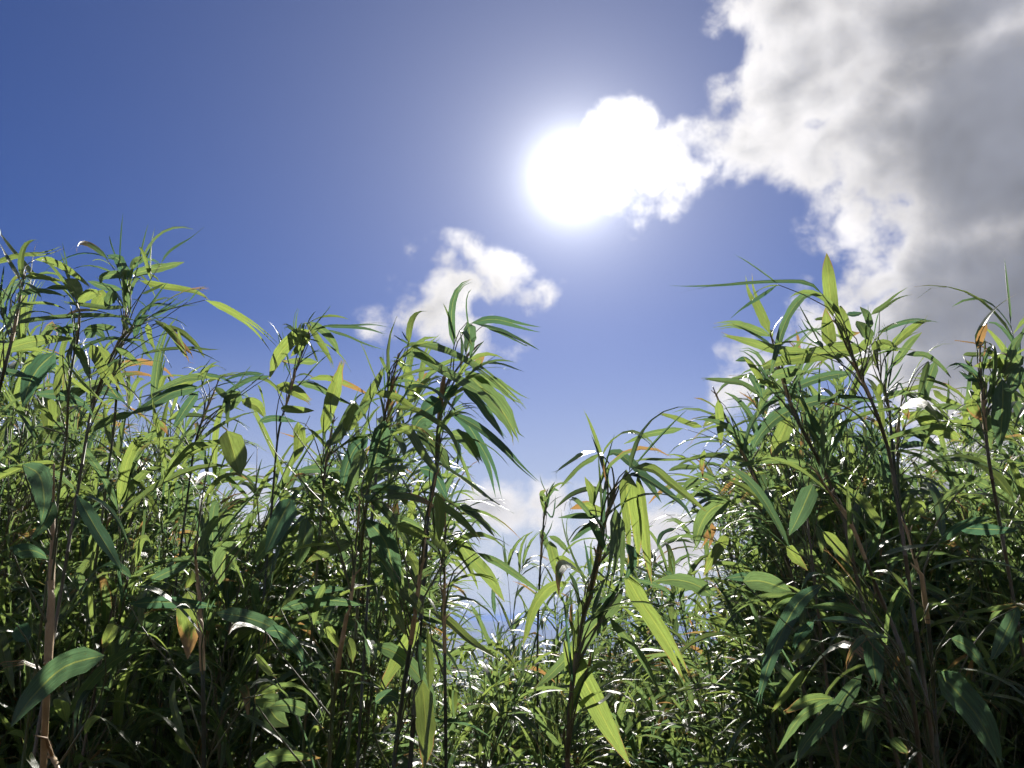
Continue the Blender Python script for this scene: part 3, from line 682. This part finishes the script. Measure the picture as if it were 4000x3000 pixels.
hero('brown bamboo culm in the central gap with big sunlit split leaves', 1.12, 3,
     [(592, 735), (545, 850), (482, 1000), (425, 1250), (375, 1500), (335, 1659), (290, 1900), (240, 2250), (215, 2700)], 42, 'brown', [
    (3, [(640, 618), (645, 800), (675, 1000), (725, 1300)], 128, 'Y', 2), (3, [(720, 640), (757, 900), (788, 1200), (822, 1440)], 80, 'Y', 0), (3, [(560, 895), (572, 1100), (562, 1300), (540, 1485)], 98, 'g', 3), (3, [(430, 482), (330, 510), (200, 590), (96, 660)], 46, 'g', 0),
    (3, [(450, 500), (310, 580), (215, 680), (155, 758)], 36, 'g', 0), (3, [(498, 522), (560, 490), (660, 560), (760, 660), (892, 855)], 30, 'd', 0), (3, [(635, 660), (740, 660), (900, 760), (1050, 880), (1115, 985)], 46, 'd', 0), (3, [(690, 605), (830, 615), (950, 710), (1215, 918)], 40, 'y', 0),
    (3, [(540, 810), (400, 760), (250, 800), (118, 905)], 42, 'g', 0), (3, [(480, 940), (345, 870), (235, 900)], 70, 'o', 0), (3, [(460, 950), (300, 940), (148, 962)], 36, 'd', 0), (3, [(470, 985), (350, 1030), (235, 1140)], 42, 'd', 0), (3, [(480, 1010), (370, 1000), (280, 1040), (212, 1140)], 36, 'd', 0),
    (3, [(410, 870), (390, 760), (340, 668)], 58, 'y', 0), (3, [(370, 1390), (350, 1230), (330, 1105)], 14, 'd', 0), (3, [(388, 1400), (388, 1300), (384, 1215)], 10, 'd', 0), (3, [(290, 1620), (270, 1480), (225, 1355)], 16, 'd', 0), (3, [(420, 1350), (520, 1420), (620, 1395)], 30, 'd', 0),
    (7, [(888, 492), (800, 620), (620, 835), (430, 1040), (305, 1150)], 100, 'g', 0), (7, [(500, 825), (570, 970), (680, 1180), (780, 1380), (935, 1650)], 125, 'y', 0), (7, [(885, 362), (980, 550), (1100, 730), (1220, 930), (1315, 1125)], 112, 'Y', 2),
    (7, [(545, 455), (420, 480), (310, 610), (235, 870)], 48, 'y', 0), (7, [(905, 205), (945, 300), (900, 445)], 50, 'd', 0), (7, [(800, 680), (900, 800), (1020, 950), (1140, 1200)], 56, 'g', 0), (7, [(880, 480), (760, 560), (660, 680)], 30, 'd', 0),
    (7, [(690, 680), (740, 520), (790, 400)], 24, 'd', 0), (7, [(560, 760), (555, 660), (558, 600)], 16, 't', 0), (7, [(560, 1150), (530, 900), (490, 500)], 12, 'd', 0), (7, [(660, 1000), (670, 950), (680, 905)], 10, 't', 0), (7, [(600, 1300), (760, 1230), (880, 1100)], 24, 'p', 0)])
hero('bamboo leaning left in the middle distance beneath the right thicket', 2.2, 3,
     [(1262, 20), (1380, 300), (1480, 500), (1620, 800), (1760, 1150), (1850, 1500), (1880, 1800)], 38, 'brown', [
    (3, [(1050, 320), (900, 340), (760, 370), (620, 432)], 46, 'g', 0), (3, [(1190, 312), (1080, 280), (980, 240), (858, 208)], 46, 'y', 0), (3, [(1155, 605), (1030, 600), (940, 627)], 40, 'g', 0), (3, [(1385, 848), (1250, 900), (1170, 1020), (1128, 1190)], 108, 'g', 0),
    (3, [(2005, 555), (1930, 720), (1825, 970)], 128, 'g', 0), (3, [(1375, 1075), (1260, 1250), (1195, 1385)], 72, 'Y', 0), (3, [(1255, 1525), (1150, 1450), (1000, 1410), (825, 1422)], 98, 'g', 0), (3, [(1300, 110), (1310, 250), (1320, 450)], 60, 'y', 0), (3, [(1350, 250), (1270, 250), (1190, 310)], 60, 'y', 0),
    (3, [(1200, 470), (1180, 560), (1190, 680)], 40, 'o', 0), (3, [(1160, 530), (950, 540), (750, 540), (615, 592)], 18, 'p', 0), (3, [(1190, 690), (1090, 720), (1000, 850)], 50, 'g', 0), (3, [(1280, 680), (1200, 650), (1115, 655)], 40, 'g', 0), (3, [(1000, 1040), (900, 1080), (860, 1180)], 30, 'd', 0),
    (3, [(1350, 840), (1230, 830), (1090, 910)], 24, 'd', 0), (3, [(1420, 1045), (1330, 1030), (1235, 1025)], 16, 'p', 0), (3, [(1820, 230), (1760, 350), (1690, 550)], 100, 'Y', 0), (3, [(1850, 130), (1680, 250), (1570, 400), (1510, 590)], 70, 'd', 0), (3, [(1700, 1430), (1500, 1390), (1350, 1400)], 70, 'd', 0), (3, [(1250, 1000), (1230, 1080), (1210, 1160)], 90, 't', 3)])
hero('thin straight grey bamboo culm standing alone in the centre', 1.3, 6,
     [(1115, 180), (1112, 500), (1110, 800), (1115, 1250), (1120, 1659), (1125, 2000)], 17, 'dark', [
    (6, [(1165, 300), (1270, 420), (1370, 530), (1465, 680)], 76, 'y', 0), (6, [(1025, 728), (1130, 790), (1260, 910), (1435, 1025)], 50, 'y', 0), (6, [(1055, 78), (1200, 180), (1345, 335)], 40, 'p', 0), (6, [(1195, 118), (1290, 170), (1405, 295)], 40, 'g', 0), (6, [(1125, 320), (1150, 295), (1175, 305)], 12, 'd', 0),
    (6, [(1300, 390), (1420, 440), (1540, 520), (1700, 640)], 44, 'g', 0), (6, [(1130, 600), (1160, 580), (1200, 565)], 22, 'g', 0), (6, [(1125, 250), (1160, 240), (1165, 190)], 10, 'd', 0)])
hero('dark bamboo culm slanting left of centre with long pale green blades', 1.25, 6,
     [(1050, 0), (1010, 220), (980, 420), (930, 800), (860, 1250), (810, 1659), (780, 2000)], 30, 'dark', [
    (6, [(965, 795), (870, 960), (705, 1250)], 90, 'Y', 0), (6, [(685, 932), (820, 980), (930, 1080), (1030, 1230), (1052, 1350)], 80, 'g', 0), (6, [(980, 1140), (992, 1300), (1002, 1500), (988, 1680)], 102, 'Y', 0), (6, [(975, 1150), (958, 1000), (962, 855)], 34, 'd', 0), (6, [(1020, 1200), (1020, 1000), (1010, 825)], 42, 'y', 0),
    (6, [(825, 220), (930, 260), (1025, 302)], 60, 'y', 0), (6, [(885, 380), (940, 470), (968, 575)], 56, 'y', 0), (6, [(770, 580), (820, 720), (885, 880)], 62, 'Y', 0), (6, [(705, 572), (850, 560), (1000, 620), (1095, 705)], 60, 'g', 0), (6, [(850, 600), (930, 680), (990, 760)], 60, 'y', 0), (6, [(1300, 200), (1150, 400), (1000, 620)], 13, 'd', 0),
    (6, [(730, 190), (870, 200), (1000, 260)], 60, 'g', 0), (6, [(1020, 270), (1080, 340), (1145, 420)], 50, 'y', 0), (6, [(1060, 40), (1080, 150), (1080, 330)], 56, 'y', 0), (6, [(745, 570), (715, 720), (680, 860)], 16, 'd', 0), (6, [(700, 1270), (780, 1230), (850, 1260)], 60, 'd', 0)])
hero('near bamboo with one broad dark leaf pointing down left of centre', 1.2, 6,
     [(610, 100), (585, 400), (555, 700), (500, 950), (455, 1300), (430, 1659), (420, 2000)], 28, 'green', [
    (6, [(645, 188), (760, 320), (800, 480), (826, 705)], 118, 'd', 0), (6, [(145, 722), (300, 680), (450, 670), (645, 702)], 50, 'd', 0), (6, [(55, 850), (150, 860), (250, 960), (302, 1070)], 62, 'd', 0), (6, [(210, 70), (125, 230), (55, 390)], 118, 'd', 0), (6, [(300, 190), (280, 330), (235, 490)], 88, 'g', 0),
    (6, [(400, 790), (450, 870), (500, 960)], 50, 'y', 0), (6, [(530, 880), (560, 960), (570, 1040)], 56, 'y', 0), (6, [(280, 628), (400, 600), (530, 600)], 46, 'd', 0), (6, [(440, 1080), (435, 1150), (440, 1230)], 34, 'Y', 0), (6, [(300, 1500), (340, 1430), (400, 1420)], 40, 'Y', 0), (6, [(0, 990), (60, 1060), (110, 1120)], 40, 'y', 0),
    (6, [(-10, 1650), (100, 1600), (205, 1530)], 84, 'g', 0), (6, [(60, 1600), (180, 1580), (380, 1600)], 60, 'p', 0), (6, [(480, 200), (430, 260), (390, 300)], 80, 'y', 0), (6, [(560, 330), (450, 370), (300, 440)], 70, 'y', 0), (6, [(0, 1280), (60, 1270), (110, 1280)], 60, 'g', 0), (6, [(320, 1330), (200, 1290), (60, 1300)], 70, 'g', 0)])
hero('thick bare tan bamboo culm rising at the lower left corner', 1.0, 5,
     [(250, 250), (246, 500), (236, 900), (216, 1300), (200, 1659), (190, 2100)], 36, 'tan', [
    (5, [(105, 255), (180, 300), (205, 420), (188, 545)], 90, 'd', 0), (5, [(485, 1138), (300, 1190), (150, 1330), (50, 1470)], 100, 'd', 0), (5, [(355, 395), (450, 560), (565, 745)], 60, 'd', 0), (5, [(250, 420), (210, 520), (150, 600)], 50, 'd', 0), (5, [(60, 660), (150, 650), (230, 690)], 50, 'd', 0), (5, [(80, 1000), (110, 1050), (130, 1080)], 70, 'd', 0)])
hero('short tan bamboo stub beside the thick tan culm', 1.0, 5,
     [(228, 1560), (245, 1610), (268, 1665), (300, 1800)], 20, 'tan', [(5, [(150, 1659), (140, 1620), (135, 1600)], 40, 'Y', 0), (5, [(235, 1570), (222, 1540), (205, 1525)], 14, 't', 0)])
hero('bamboo in the shaded lower left with a dark leaf browned at its tip', 1.4, 5,
     [(900, 640), (915, 800), (930, 1000), (940, 1300), (945, 1700)], 24, 'dark', [
    (5, [(870, 840), (870, 950), (880, 1060), (868, 1155)], 92, 'o', 0), (5, [(885, 705), (760, 760), (635, 825)], 44, 'd', 0), (5, [(1112, 612), (1040, 680), (1015, 810)], 100, 'g', 0), (5, [(1350, 445), (1250, 600), (1160, 725)], 80, 'g', 0), (5, [(1050, 98), (1080, 200), (1112, 310)], 100, 'y', 0), (5, [(530, 990), (505, 1045), (475, 1105)], 52, 'Y', 0),
    (5, [(1215, 1320), (1270, 1420), (1335, 1465)], 96, 'g', 0), (5, [(1260, 1270), (1215, 1345), (1180, 1360)], 80, 'Y', 0), (5, [(815, 1495), (850, 1545), (895, 1595)], 32, 'Y', 0), (5, [(960, 1180), (900, 1200), (860, 1200)], 50, 'd', 0), (5, [(600, 900), (760, 890), (1000, 910)], 50, 'd', 0), (5, [(1000, 940), (1130, 960), (1260, 1010), (1340, 1100)], 60, 'd', 0), (5, [(890, 740), (880, 790), (860, 830)], 36, 'Y', 0)])
hero('bamboo at lower right with a long bluish leaf arching down', 1.3, 8,
     [(490, 0), (570, 120), (650, 250), (730, 440), (800, 620), (880, 810), (950, 1000), (1010, 1300), (1050, 1659)], 32, 'brown', [
    (8, [(475, 575), (335, 680), (215, 890), (150, 1060), (88, 1290)], 92, 'd', 0), (8, [(755, 782), (640, 720), (500, 698), (355, 716)], 42, 'g', 0), (8, [(805, 822), (600, 790), (415, 790)], 36, 'd', 0), (8, [(380, 632), (250, 660), (110, 770)], 50, 'g', 0), (8, [(478, 265), (560, 350), (645, 465)], 68, 'Y', 0), (8, [(258, 355), (320, 430), (385, 495)], 62, 'Y', 0),
    (8, [(415, -10), (345, 150), (275, 290)], 104, 'd', 0), (8, [(770, 888), (768, 1000), (792, 1180)], 100, 'd', 0), (8, [(705, 1105), (560, 1300), (380, 1500), (290, 1670)], 80, 'd', 0), (8, [(832, 1225), (760, 1310), (708, 1455)], 50, 'g', 0), (8, [(535, 1248), (390, 1260), (245, 1335)], 60, 'p', 0), (8, [(540, 1255), (350, 1350), (200, 1570)], 50, 'g', 0),
    (8, [(0, 560), (120, 560), (290, 620)], 110, 'g', 0), (8, [(400, 900), (340, 990), (290, 1040)], 50, 'Y', 0), (8, [(420, 800), (330, 880), (300, 960)], 50, 'd', 0), (8, [(370, 1080), (280, 1180), (170, 1330)], 44, 'y', 0)])
hero('bamboo in the dark lower right corner with a wide leaf hanging to the border', 1.2, 8,
     [(900, 0), (950, 200), (1010, 400), (1080, 700), (1120, 1100), (1150, 1659)], 28, 'dark', [
    (8, [(1145, 1085), (1280, 1230), (1400, 1380), (1525, 1640)], 148, 'd', 0), (8, [(1622, 708), (1560, 850), (1465, 1040)], 80, 'd', 0), (8, [(1305, 748), (1450, 715), (1622, 708)], 24, 'p', 0), (8, [(1160, 330), (1230, 260), (1350, 200), (1490, 185)], 50, 'd', 0), (8, [(1310, -10), (1180, 60), (1075, 180)], 30, 'p', 0),
    (8, [(1230, 895), (1330, 950), (1440, 1090)], 62, 'd', 0), (8, [(820, 410), (960, 370), (1160, 340)], 30, 'g', 0), (8, [(1100, 688), (1200, 685), (1320, 690)], 22, 'p', 0), (8, [(1000, 70), (1040, 120), (1070, 180)], 60, 'y', 0), (8, [(960, 1000), (970, 1030), (1000, 1045)], 50, 'Y', 0), (8, [(700, 850), (730, 860), (745, 885)], 44, 'Y', 0), (8, [(880, 1480), (940, 1540), (980, 1580)], 60, 'p', 0), (8, [(1260, 240), (1400, 250), (1620, 260)], 70, 'd', 0)])
hero('small distant bamboo with pale crumpled leaves above the low cloud', 2.9, 3,
     [(68, 760), (55, 900), (35, 1100), (15, 1400), (0, 1800)], 18, 'dark', [
    (3, [(70, 800), (30, 720), (15, 650)], 9, 'd', 0), (3, [(75, 790), (100, 740), (125, 705)], 12, 'd', 0), (3, [(60, 830), (110, 760), (155, 770)], 30, 'd', 0), (3, [(50, 900), (100, 960), (130, 800)], 14, 'd', 0), (3, [(60, 850), (30, 790), (60, 760)], 40, 'p', 0), (3, [(55, 900), (75, 820), (95, 790)], 36, 'd', 0), (3, [(30, 1150), (90, 1050), (110, 980)], 12, 'd', 0),
    (3, [(20, 1050), (60, 1150), (120, 1250)], 46, 'g', 0), (3, [(80, 1095), (150, 1130), (240, 1230)], 40, 'g', 0), (3, [(130, 1255), (200, 1270), (310, 1365)], 44, 'y', 0), (3, [(90, 1130), (120, 1260), (170, 1420)], 70, 'y', 2)])

def nearest_node(culm, p):
    """where on its culm the twig of a leaf starting at p leaves: lower than the leaf"""
    best, bd = culm[0], 1e9
    for i in range(len(culm) - 1):
        for f in (0.0, 0.33, 0.66):
            c = culm[i].lerp(culm[i + 1], f)
            hd = math.hypot(c.x - p.x, c.y - p.y)
            want = p.z - 0.04 - 0.8 * hd
            cost = abs(c.z - want) + 0.6 * hd
            if cost < bd: best, bd = c, cost
    return best

def build_hero(spec):
    label, dist, reg, cpts, wpx, kind, leaves = spec
    rng = random.Random(hash(label) % 1000 if False else sum(map(ord, label)))
    pts = []
    for i, (x, y) in enumerate(cpts):
        pts.append(at(*px(reg, x, y), dist + 0.03 * math.sin(i * 1.7)))
    top_first = catmull(pts, max(10, 3 * len(pts)))
    low = top_first[-1]; gz = ground_z(low.x, low.y)
    if low.z > gz:
        d = (top_first[-1] - top_first[-3]); d = Vector((d.x * 0.3, d.y * 0.3, min(d.z, -0.05))); d.normalize()
        foot = low + d * ((low.z - gz) / max(0.3, -d.z)); foot.z = gz - 0.03
        top_first += [low.lerp(foot, 0.5), foot]
    culm = list(reversed(top_first))
    root = link('bamboo_plant', None, None, culm[0]); root.empty_display_size = 0.1
    tag(root, label)
    o = culm[0]
    k = REG[reg][2]
    rb = max(0.0026, 0.78 * wpx * k * dist / FPX / 2)
    n = len(culm)
    rad = [rb * (1.0 if i / (n - 1) < 0.5 else 1.0 - 0.72 * (i / (n - 1) - 0.5) / 0.5) for i in range(n)]
    vs, fs = tube(culm, rad, 8, nodes=rng.uniform(0.13, 0.19))
    co = link('culm', mesh('culm', vs, fs, [M_CULM[kind]]), root)
    # papery sheaths still clasping the culm
    for q in range(rng.randint(4, 7)):
        i = rng.randint(n // 2, n - 3)
        a, b = culm[i], culm[i + 1]; dv = (b - a).normalized(); r = rad[i]
        L = rng.uniform(0.05, 0.10)
        sv, sf = tube([a, a + dv * L * 0.4, a + dv * L * 0.8, a + dv * L + Vector((rng.uniform(-.012, .012), rng.uniform(-.012, .012), 0))], [r * 1.25, r * 1.35, r * 1.1, r * 0.25], 7)
        link('sheath', mesh('sheath', sv, sf, [M_SHEATH]), co, a - o)
    for (rg, lp, w, tone, split) in leaves:
        kk = REG[rg][2]
        wreal = w * kk * dist / FPX
        off = rng.uniform(-0.10, 0.10)
        P0 = [px(rg, x, y) for x, y in lp]
        plen = sum(math.dist(P0[i], P0[i + 1]) for i in range(len(P0) - 1)) * dist / FPX
        slope = rng.uniform(-0.45, 0.45) * plen
        c3 = [at(x, y, dist + off + slope * i / (len(P0) - 1) + rng.uniform(-.01, .01)) for i, (x, y) in enumerate(P0)]
        C = catmull(c3, 13)
        view = (CAM - C[6]).normalized()
        T = (C[-1] - C[0]).normalized()
        sd = T.cross(view).normalized(); nm = sd.cross(T).normalized()
        needle = w <= 14
        if needle:
            W_ = max(0.004, wreal); roll = rng.uniform(-1, 1); fold = 1.2
        elif wreal < 0.017:
            W_ = 0.019; roll = math.acos(min(0.97, wreal / W_)) * rng.choice((-1, 1)); fold = 0.2
        else:
            roll = rng.uniform(-0.55, 0.55); W_ = wreal / math.cos(roll); fold = rng.uniform(0.08, 0.35)
        N = nm * math.cos(roll) + sd * math.sin(roll)
        y_, d_ = TONES[tone]
        kw = dict(fold=fold, twist=rng.uniform(-.25, .25), wave=rng.uniform(0, .03))
        if split: kw.update(parts=split, s0=rng.uniform(0.5, 0.7), blunt=0.5)
        elif not needle and rng.random() < 0.35: kw.update(parts=rng.choice((3, 4)), s0=rng.uniform(0.86, 0.93), blunt=0.35)
        # twig
        node = nearest_node(culm, C[0])
        t0 = (C[1] - C[0]).normalized(); gap = (C[0] - node).length
        mid = node.lerp(C[0], 0.5) + UP * 0.10 * gap - t0 * 0.12 * gap
        tw = catmull([node, mid, C[0]], 6)
        tv, tf = twig_tube(tw, 0.0017 if gap > 0.05 else 0.0012)
        br = link('branch', mesh('branch', tv, tf, [M_TWIG]), root, node - o)
        leaf_object(br, C, W_, N, kw, (min(1, max(0, y_ + rng.uniform(-.1, .1))), d_, rng.random(), 1), node, rng)
        # lesser leaves on the same twig
        for e in range(rng.choice((0, 0, 1, 1, 2))):
            q = tw[rng.randint(2, 5)]
            dd = (tw[-1] - tw[-2]).normalized()
            for (C2, W2, N2, kw2, tn) in grow_spray(q, (dd + Vector((rng.uniform(-.6, .6), rng.uniform(-.6, .6), rng.uniform(-.2, .5)))).normalized(), rng, sway(q.x), 1, 0.62, 0.25):
                leaf_object(br, C2, W2, N2, kw2, tn, node, rng)
for sp in HERO: build_hero(sp)

# ------------------------------------------------------------------ the thicket behind them
SIL = [(-700, 1400), (0, 1540), (250, 1520), (500, 1640), (700, 1950), (900, 1980), (1100, 1800), (1300, 1740), (1500, 1780), (1750, 1880), (1900, 2050), (2050, 2300),
       (2200, 2330), (2400, 2250), (2600, 2130), (2750, 2030), (2900, 1850), (3050, 1680), (3250, 1570), (3450, 1610), (3600, 1740), (3750, 1690), (3900, 1590), (4000, 1560), (4700, 1450)]
def sil(x):
    for (a, b), (c, d) in zip(SIL, SIL[1:]):
        if a <= x <= c: return b + (d - b) * (x - a) / (c - a)
    return 1300
def photo_x(x, y): return 2000 + x / y * FPX * 0.97      # column of a place, near the plants' heads

SHORT = ['needle-topped left bamboo', 'slanting twiggy left bamboo', 'yellow-leaved left border bamboo', 'broad dark hanging leaf', 'left-arching grey-green bamboo', 'drooping bamboo tip below the cloud',
         'upright blunt-leaved bamboo', 'glinting arched bamboo', 'snapped-leaf windblown bamboo', 'near bluish-bladed bamboo', 'tallest right bamboo', 'left-leaning fan of torn leaves', 'slim twiggy right bamboo',
         'dead-leaf right border bamboo', 'forked hanging leaf', 'brown central culm', 'middle-distance leaning bamboo', 'thin grey central culm', 'dark slanting central culm', 'broad down-pointing leaf', 'thick tan culm', 'short tan stub',
         'brown-tipped dark leaf', 'long bluish arching leaf', 'wide dark corner leaf', 'small crumpled-leaf bamboo']
def shown_at(p):
    q = p - CAM; dep = q.y * CP + q.z * SP
    return 2000 + FPX * q.x / dep, 1500 - FPX * (q.z * CP - q.y * SP) / dep
USED_LABELS = set()
HEADS = [px(sp[2], *sp[3][0]) for sp in HERO]
def name_plant(root, top, hue, far):
    """say which one it is by the striking plant it stands next to"""
    x, y = shown_at(top)
    k = min(range(len(HEADS)), key=lambda i: abs(HEADS[i][0] - x) + 0.4 * abs(HEADS[i][1] - y))
    hx, hy = HEADS[k]
    rel = 'just left of' if x < hx - 70 else ('just right of' if x > hx + 70 else ('above' if y < hy - 60 else 'below'))
    if y > hy + 330: rel = {'just left of': 'low to the left of', 'just right of': 'low to the right of'}.get(rel, rel)
    zone_ = 'left thicket' if hx < 1050 else 'stand left of the gap' if hx < 1800 else 'central gap' if hx < 2750 else 'right thicket'
    label = '%s bamboo %s the %s' % (('far ' if far else '') + hue + '-stemmed', rel, SHORT[k])
    if label in USED_LABELS:
        o2 = sorted((i for i in range(len(HEADS)) if (HEADS[i][0] - x) * (hx - x) < 0), key=lambda i: abs(HEADS[i][0] - x) + 0.4 * abs(HEADS[i][1] - y))
        for j in o2[:4]:
            l2 = '%s bamboo between the %s and the %s' % (('far ' if far else '') + hue + '-stemmed', SHORT[k], SHORT[j])
            if len(l2.split()) <= 16 and l2 not in USED_LABELS: label = l2; break
    USED_LABELS.add(label)
    tag(root, label, 'bamboo stems of the ' + zone_)

# near plants, each with its own stems, twigs and leaves
rng = random.Random(5)
spots = []
tries = 0
while len(spots) < 47 and tries < 6000:
    tries += 1
    y = rng.uniform(1.75, 3.0)
    pxx = rng.uniform(-250, 4250)
    x = (pxx - 2000) / (FPX * 0.97) * y
    if 1620 < pxx < 2880 and (y < 2.5 or rng.random() < 0.5): continue
    if any((x - a) ** 2 + (y - b) ** 2 < 0.17 ** 2 for a, b in spots): continue
    spots.append((x, y))
for (x, y) in spots:
    pxx = photo_x(x, y)
    if 1720 < pxx < 2800: py = rng.uniform(2150, 2350) if rng.random() < 0.15 else rng.uniform(2520, 2720)
    else: py = sil(pxx) + 170 + abs(rng.gauss(0, 330))
    top = at(pxx, py, y); gz = ground_z(x, y)
    h = max(0.8, top.z - gz - (0.28 if 1720 < pxx < 2800 else 0))
    wx = sway(x)
    P_, rad, nodes = grow_plant(rng, h, (wx * rng.uniform(0.05, 0.3), rng.uniform(-.15, .15)), wx, crown=rng.uniform(0.5, 0.75), per_node=(1, 2), leaves=(3, 6), r0=rng.uniform(0.004, 0.0075), spacing=0.115, size=1.12, bare=2)
    sh = Vector((x, y, gz)) - Vector((P_[-1].x, P_[-1].y, 0)) * 0.7
    root = link('bamboo_plant', None, None, sh); root.empty_display_size = 0.1
    hue = rng.choice(('green', 'green', 'brown', 'dark'))
    name_plant(root, sh + P_[-1], hue, False)
    vs, fs = tube(P_, rad, 7, nodes=rng.uniform(0.12, 0.18))
    link('culm', mesh('culm', vs, fs, [M_CULM[hue]]), root)
    for (c, twigs, lv) in nodes:
        av, af = [], []
        for tw in twigs:
            tv, tf = twig_tube(tw, 0.0017)
            b = len(av); av += [v + (tw[0] - c) for v in tv]; af += [tuple(i + b for i in f) for f in tf]
        br = link('branch_cluster', mesh('branch_cluster', av, af, [M_TWIG]), root, c)
        for (C, W_, N, kw, tn) in lv: leaf_object(br, C, W_, N, kw, tn, c, rng)

# farther plants: one of each shape, copied
protos = []
for q in range(14):
    prg = random.Random(100 + q)
    wx = (0.45, -0.35)[q % 2]
    ms = Mass()
    P_, rad, nodes = grow_plant(prg, 2.4, (wx * 0.25, prg.uniform(-.1, .1)), wx, crown=prg.uniform(1.0, 1.4), per_node=(2, 3), leaves=(4, 7), r0=0.0065, n=6, spacing=0.10)
    for (c, twigs, lv) in nodes:
        for tw in twigs: ms.stem(tw, twig_tube(tw, 0.0017, 4))
        for (C, W_, N, kw, tn) in lv: ms.leaf(C, blade(C, W_, N, prg, **kw), tn)
    vs, fs = tube(P_, rad, 6, nodes=0.15)
    protos.append((mesh('culm', vs, fs, [M_CULM[('green', 'dark', 'brown')[q % 3]]]), ms.mesh('foliage'), ms))
count = 0; tries = 0; placed = []
while count < 215 and tries < 9000:
    tries += 1
    y = rng.uniform(2.3, 7.2)
    pxx = rng.uniform(-350, 4350) if count % 4 else rng.uniform(1680, 2840)
    x = (pxx - 2000) / (FPX * 0.97) * y
    centre = 1680 < pxx < 2840
    if centre and y < 3.0: continue
    if (1000 < pxx <= 1680 or 2840 <= pxx < 3050) and rng.random() < 0.62: continue
    if any((x - a) ** 2 + (y - b) ** 2 < 0.2 ** 2 for a, b in placed): continue
    placed.append((x, y)); count += 1
    if centre: py = rng.uniform(2080, 2400) if rng.random() < 0.17 and y > 3.6 else rng.uniform(2560, 2820)
    else:
        py = sil(pxx) + 120 + abs(rng.gauss(0, 420))
    top = at(pxx, min(py, 2850), y); gz = ground_z(x, y)
    q = rng.randrange(7) * 2 + (1 if pxx > 2500 else 0)
    root = link('bamboo_plant', None, None, (x, y, gz)); root.empty_display_size = 0.1
    name_plant(root, top, ('green', 'dark', 'brown')[q % 3], True)
    a = rng.uniform(-.6, .6); dz = top.z - 2.4 - gz - (0.32 if centre else 0)
    cu = link('culm', protos[q][0], root, (0, 0, dz)); cu.rotation_euler.z = a
    fo = link('foliage', protos[q][1], root, (0, 0, dz)); fo.rotation_euler.z = a; fo['kind'] = 'stuff'

# what is left is one mass of leaves: the under-storey and the far edge of the ridge
def build_mass(name, label, places, seed):
    V, F, U, T_, MI = [], [], [], [], []
    r2 = random.Random(seed); base = 0
    arr = [(np.asarray(m.v, dtype=np.float32), m.f, m.uv, m.t, m.mi) for _, _, m in protos]
    for (x, y, ztop) in places:
        v, f, u, t_, mi = arr[r2.randrange(len(arr))]
        a = r2.uniform(0, 6.283); c_, s_ = math.cos(a), math.sin(a)
        w = v.copy(); w[:, 0] = v[:, 0] * c_ - v[:, 1] * s_ + x; w[:, 1] = v[:, 0] * s_ + v[:, 1] * c_ + y; w[:, 2] = v[:, 2] + ztop - 2.4
        V.append(w); F += [tuple(i + base for i in q) for q in f]; U += u; T_ += t_; MI += mi; base += len(v)
    me = mesh(name, np.concatenate(V), F, [M_MASS, M_TWIG], U, T_, MI)
    o = link(name, me); o['kind'] = 'stuff'; o['label'] = label; o['category'] = 'foliage'
    return o
r3 = random.Random(77)
places = []
for i in range(230):
    y = r3.uniform(2.4, 8.5); pxx = r3.uniform(-500, 4500); x = (pxx - 2000) / (FPX * 0.97) * y
    centre = 1650 < pxx < 2850
    if centre and y < 3.2: continue
    between = 950 < pxx < 3080
    lim = 2640 if centre else 2480 if between else max(sil(pxx) + 500, 2150)
    py = lim + abs(r3.gauss(0, 180))
    places.append((x, y, at(pxx, py, y).z - (0.36 if centre else 0)))
for i in range(80):                              # deep shade low in both thickets
    y = r3.uniform(1.9, 4.2); pxx = r3.choice((r3.uniform(-500, 950), r3.uniform(3080, 4500))); x = (pxx - 2000) / (FPX * 0.97) * y
    places.append((x, y, at(pxx, 2380 + abs(r3.gauss(0, 160)), y).z - 0.25))
for i in range(75):                              # unseen bamboo added beside and behind the camera to block skylight
    x = r3.uniform(-4.0, 4.0); y = r3.uniform(-3.2, 1.1)
    if y > -1.0 and abs(x) < 0.85 * max(y, 0.0) + 0.95: continue
    places.append((x, y, ground_z(x, y) + r3.uniform(1.7, 2.4)))
build_mass('bamboo_undergrowth', 'tangled mass of bamboo leaves and twigs filling the thicket below the stems', places, 3)
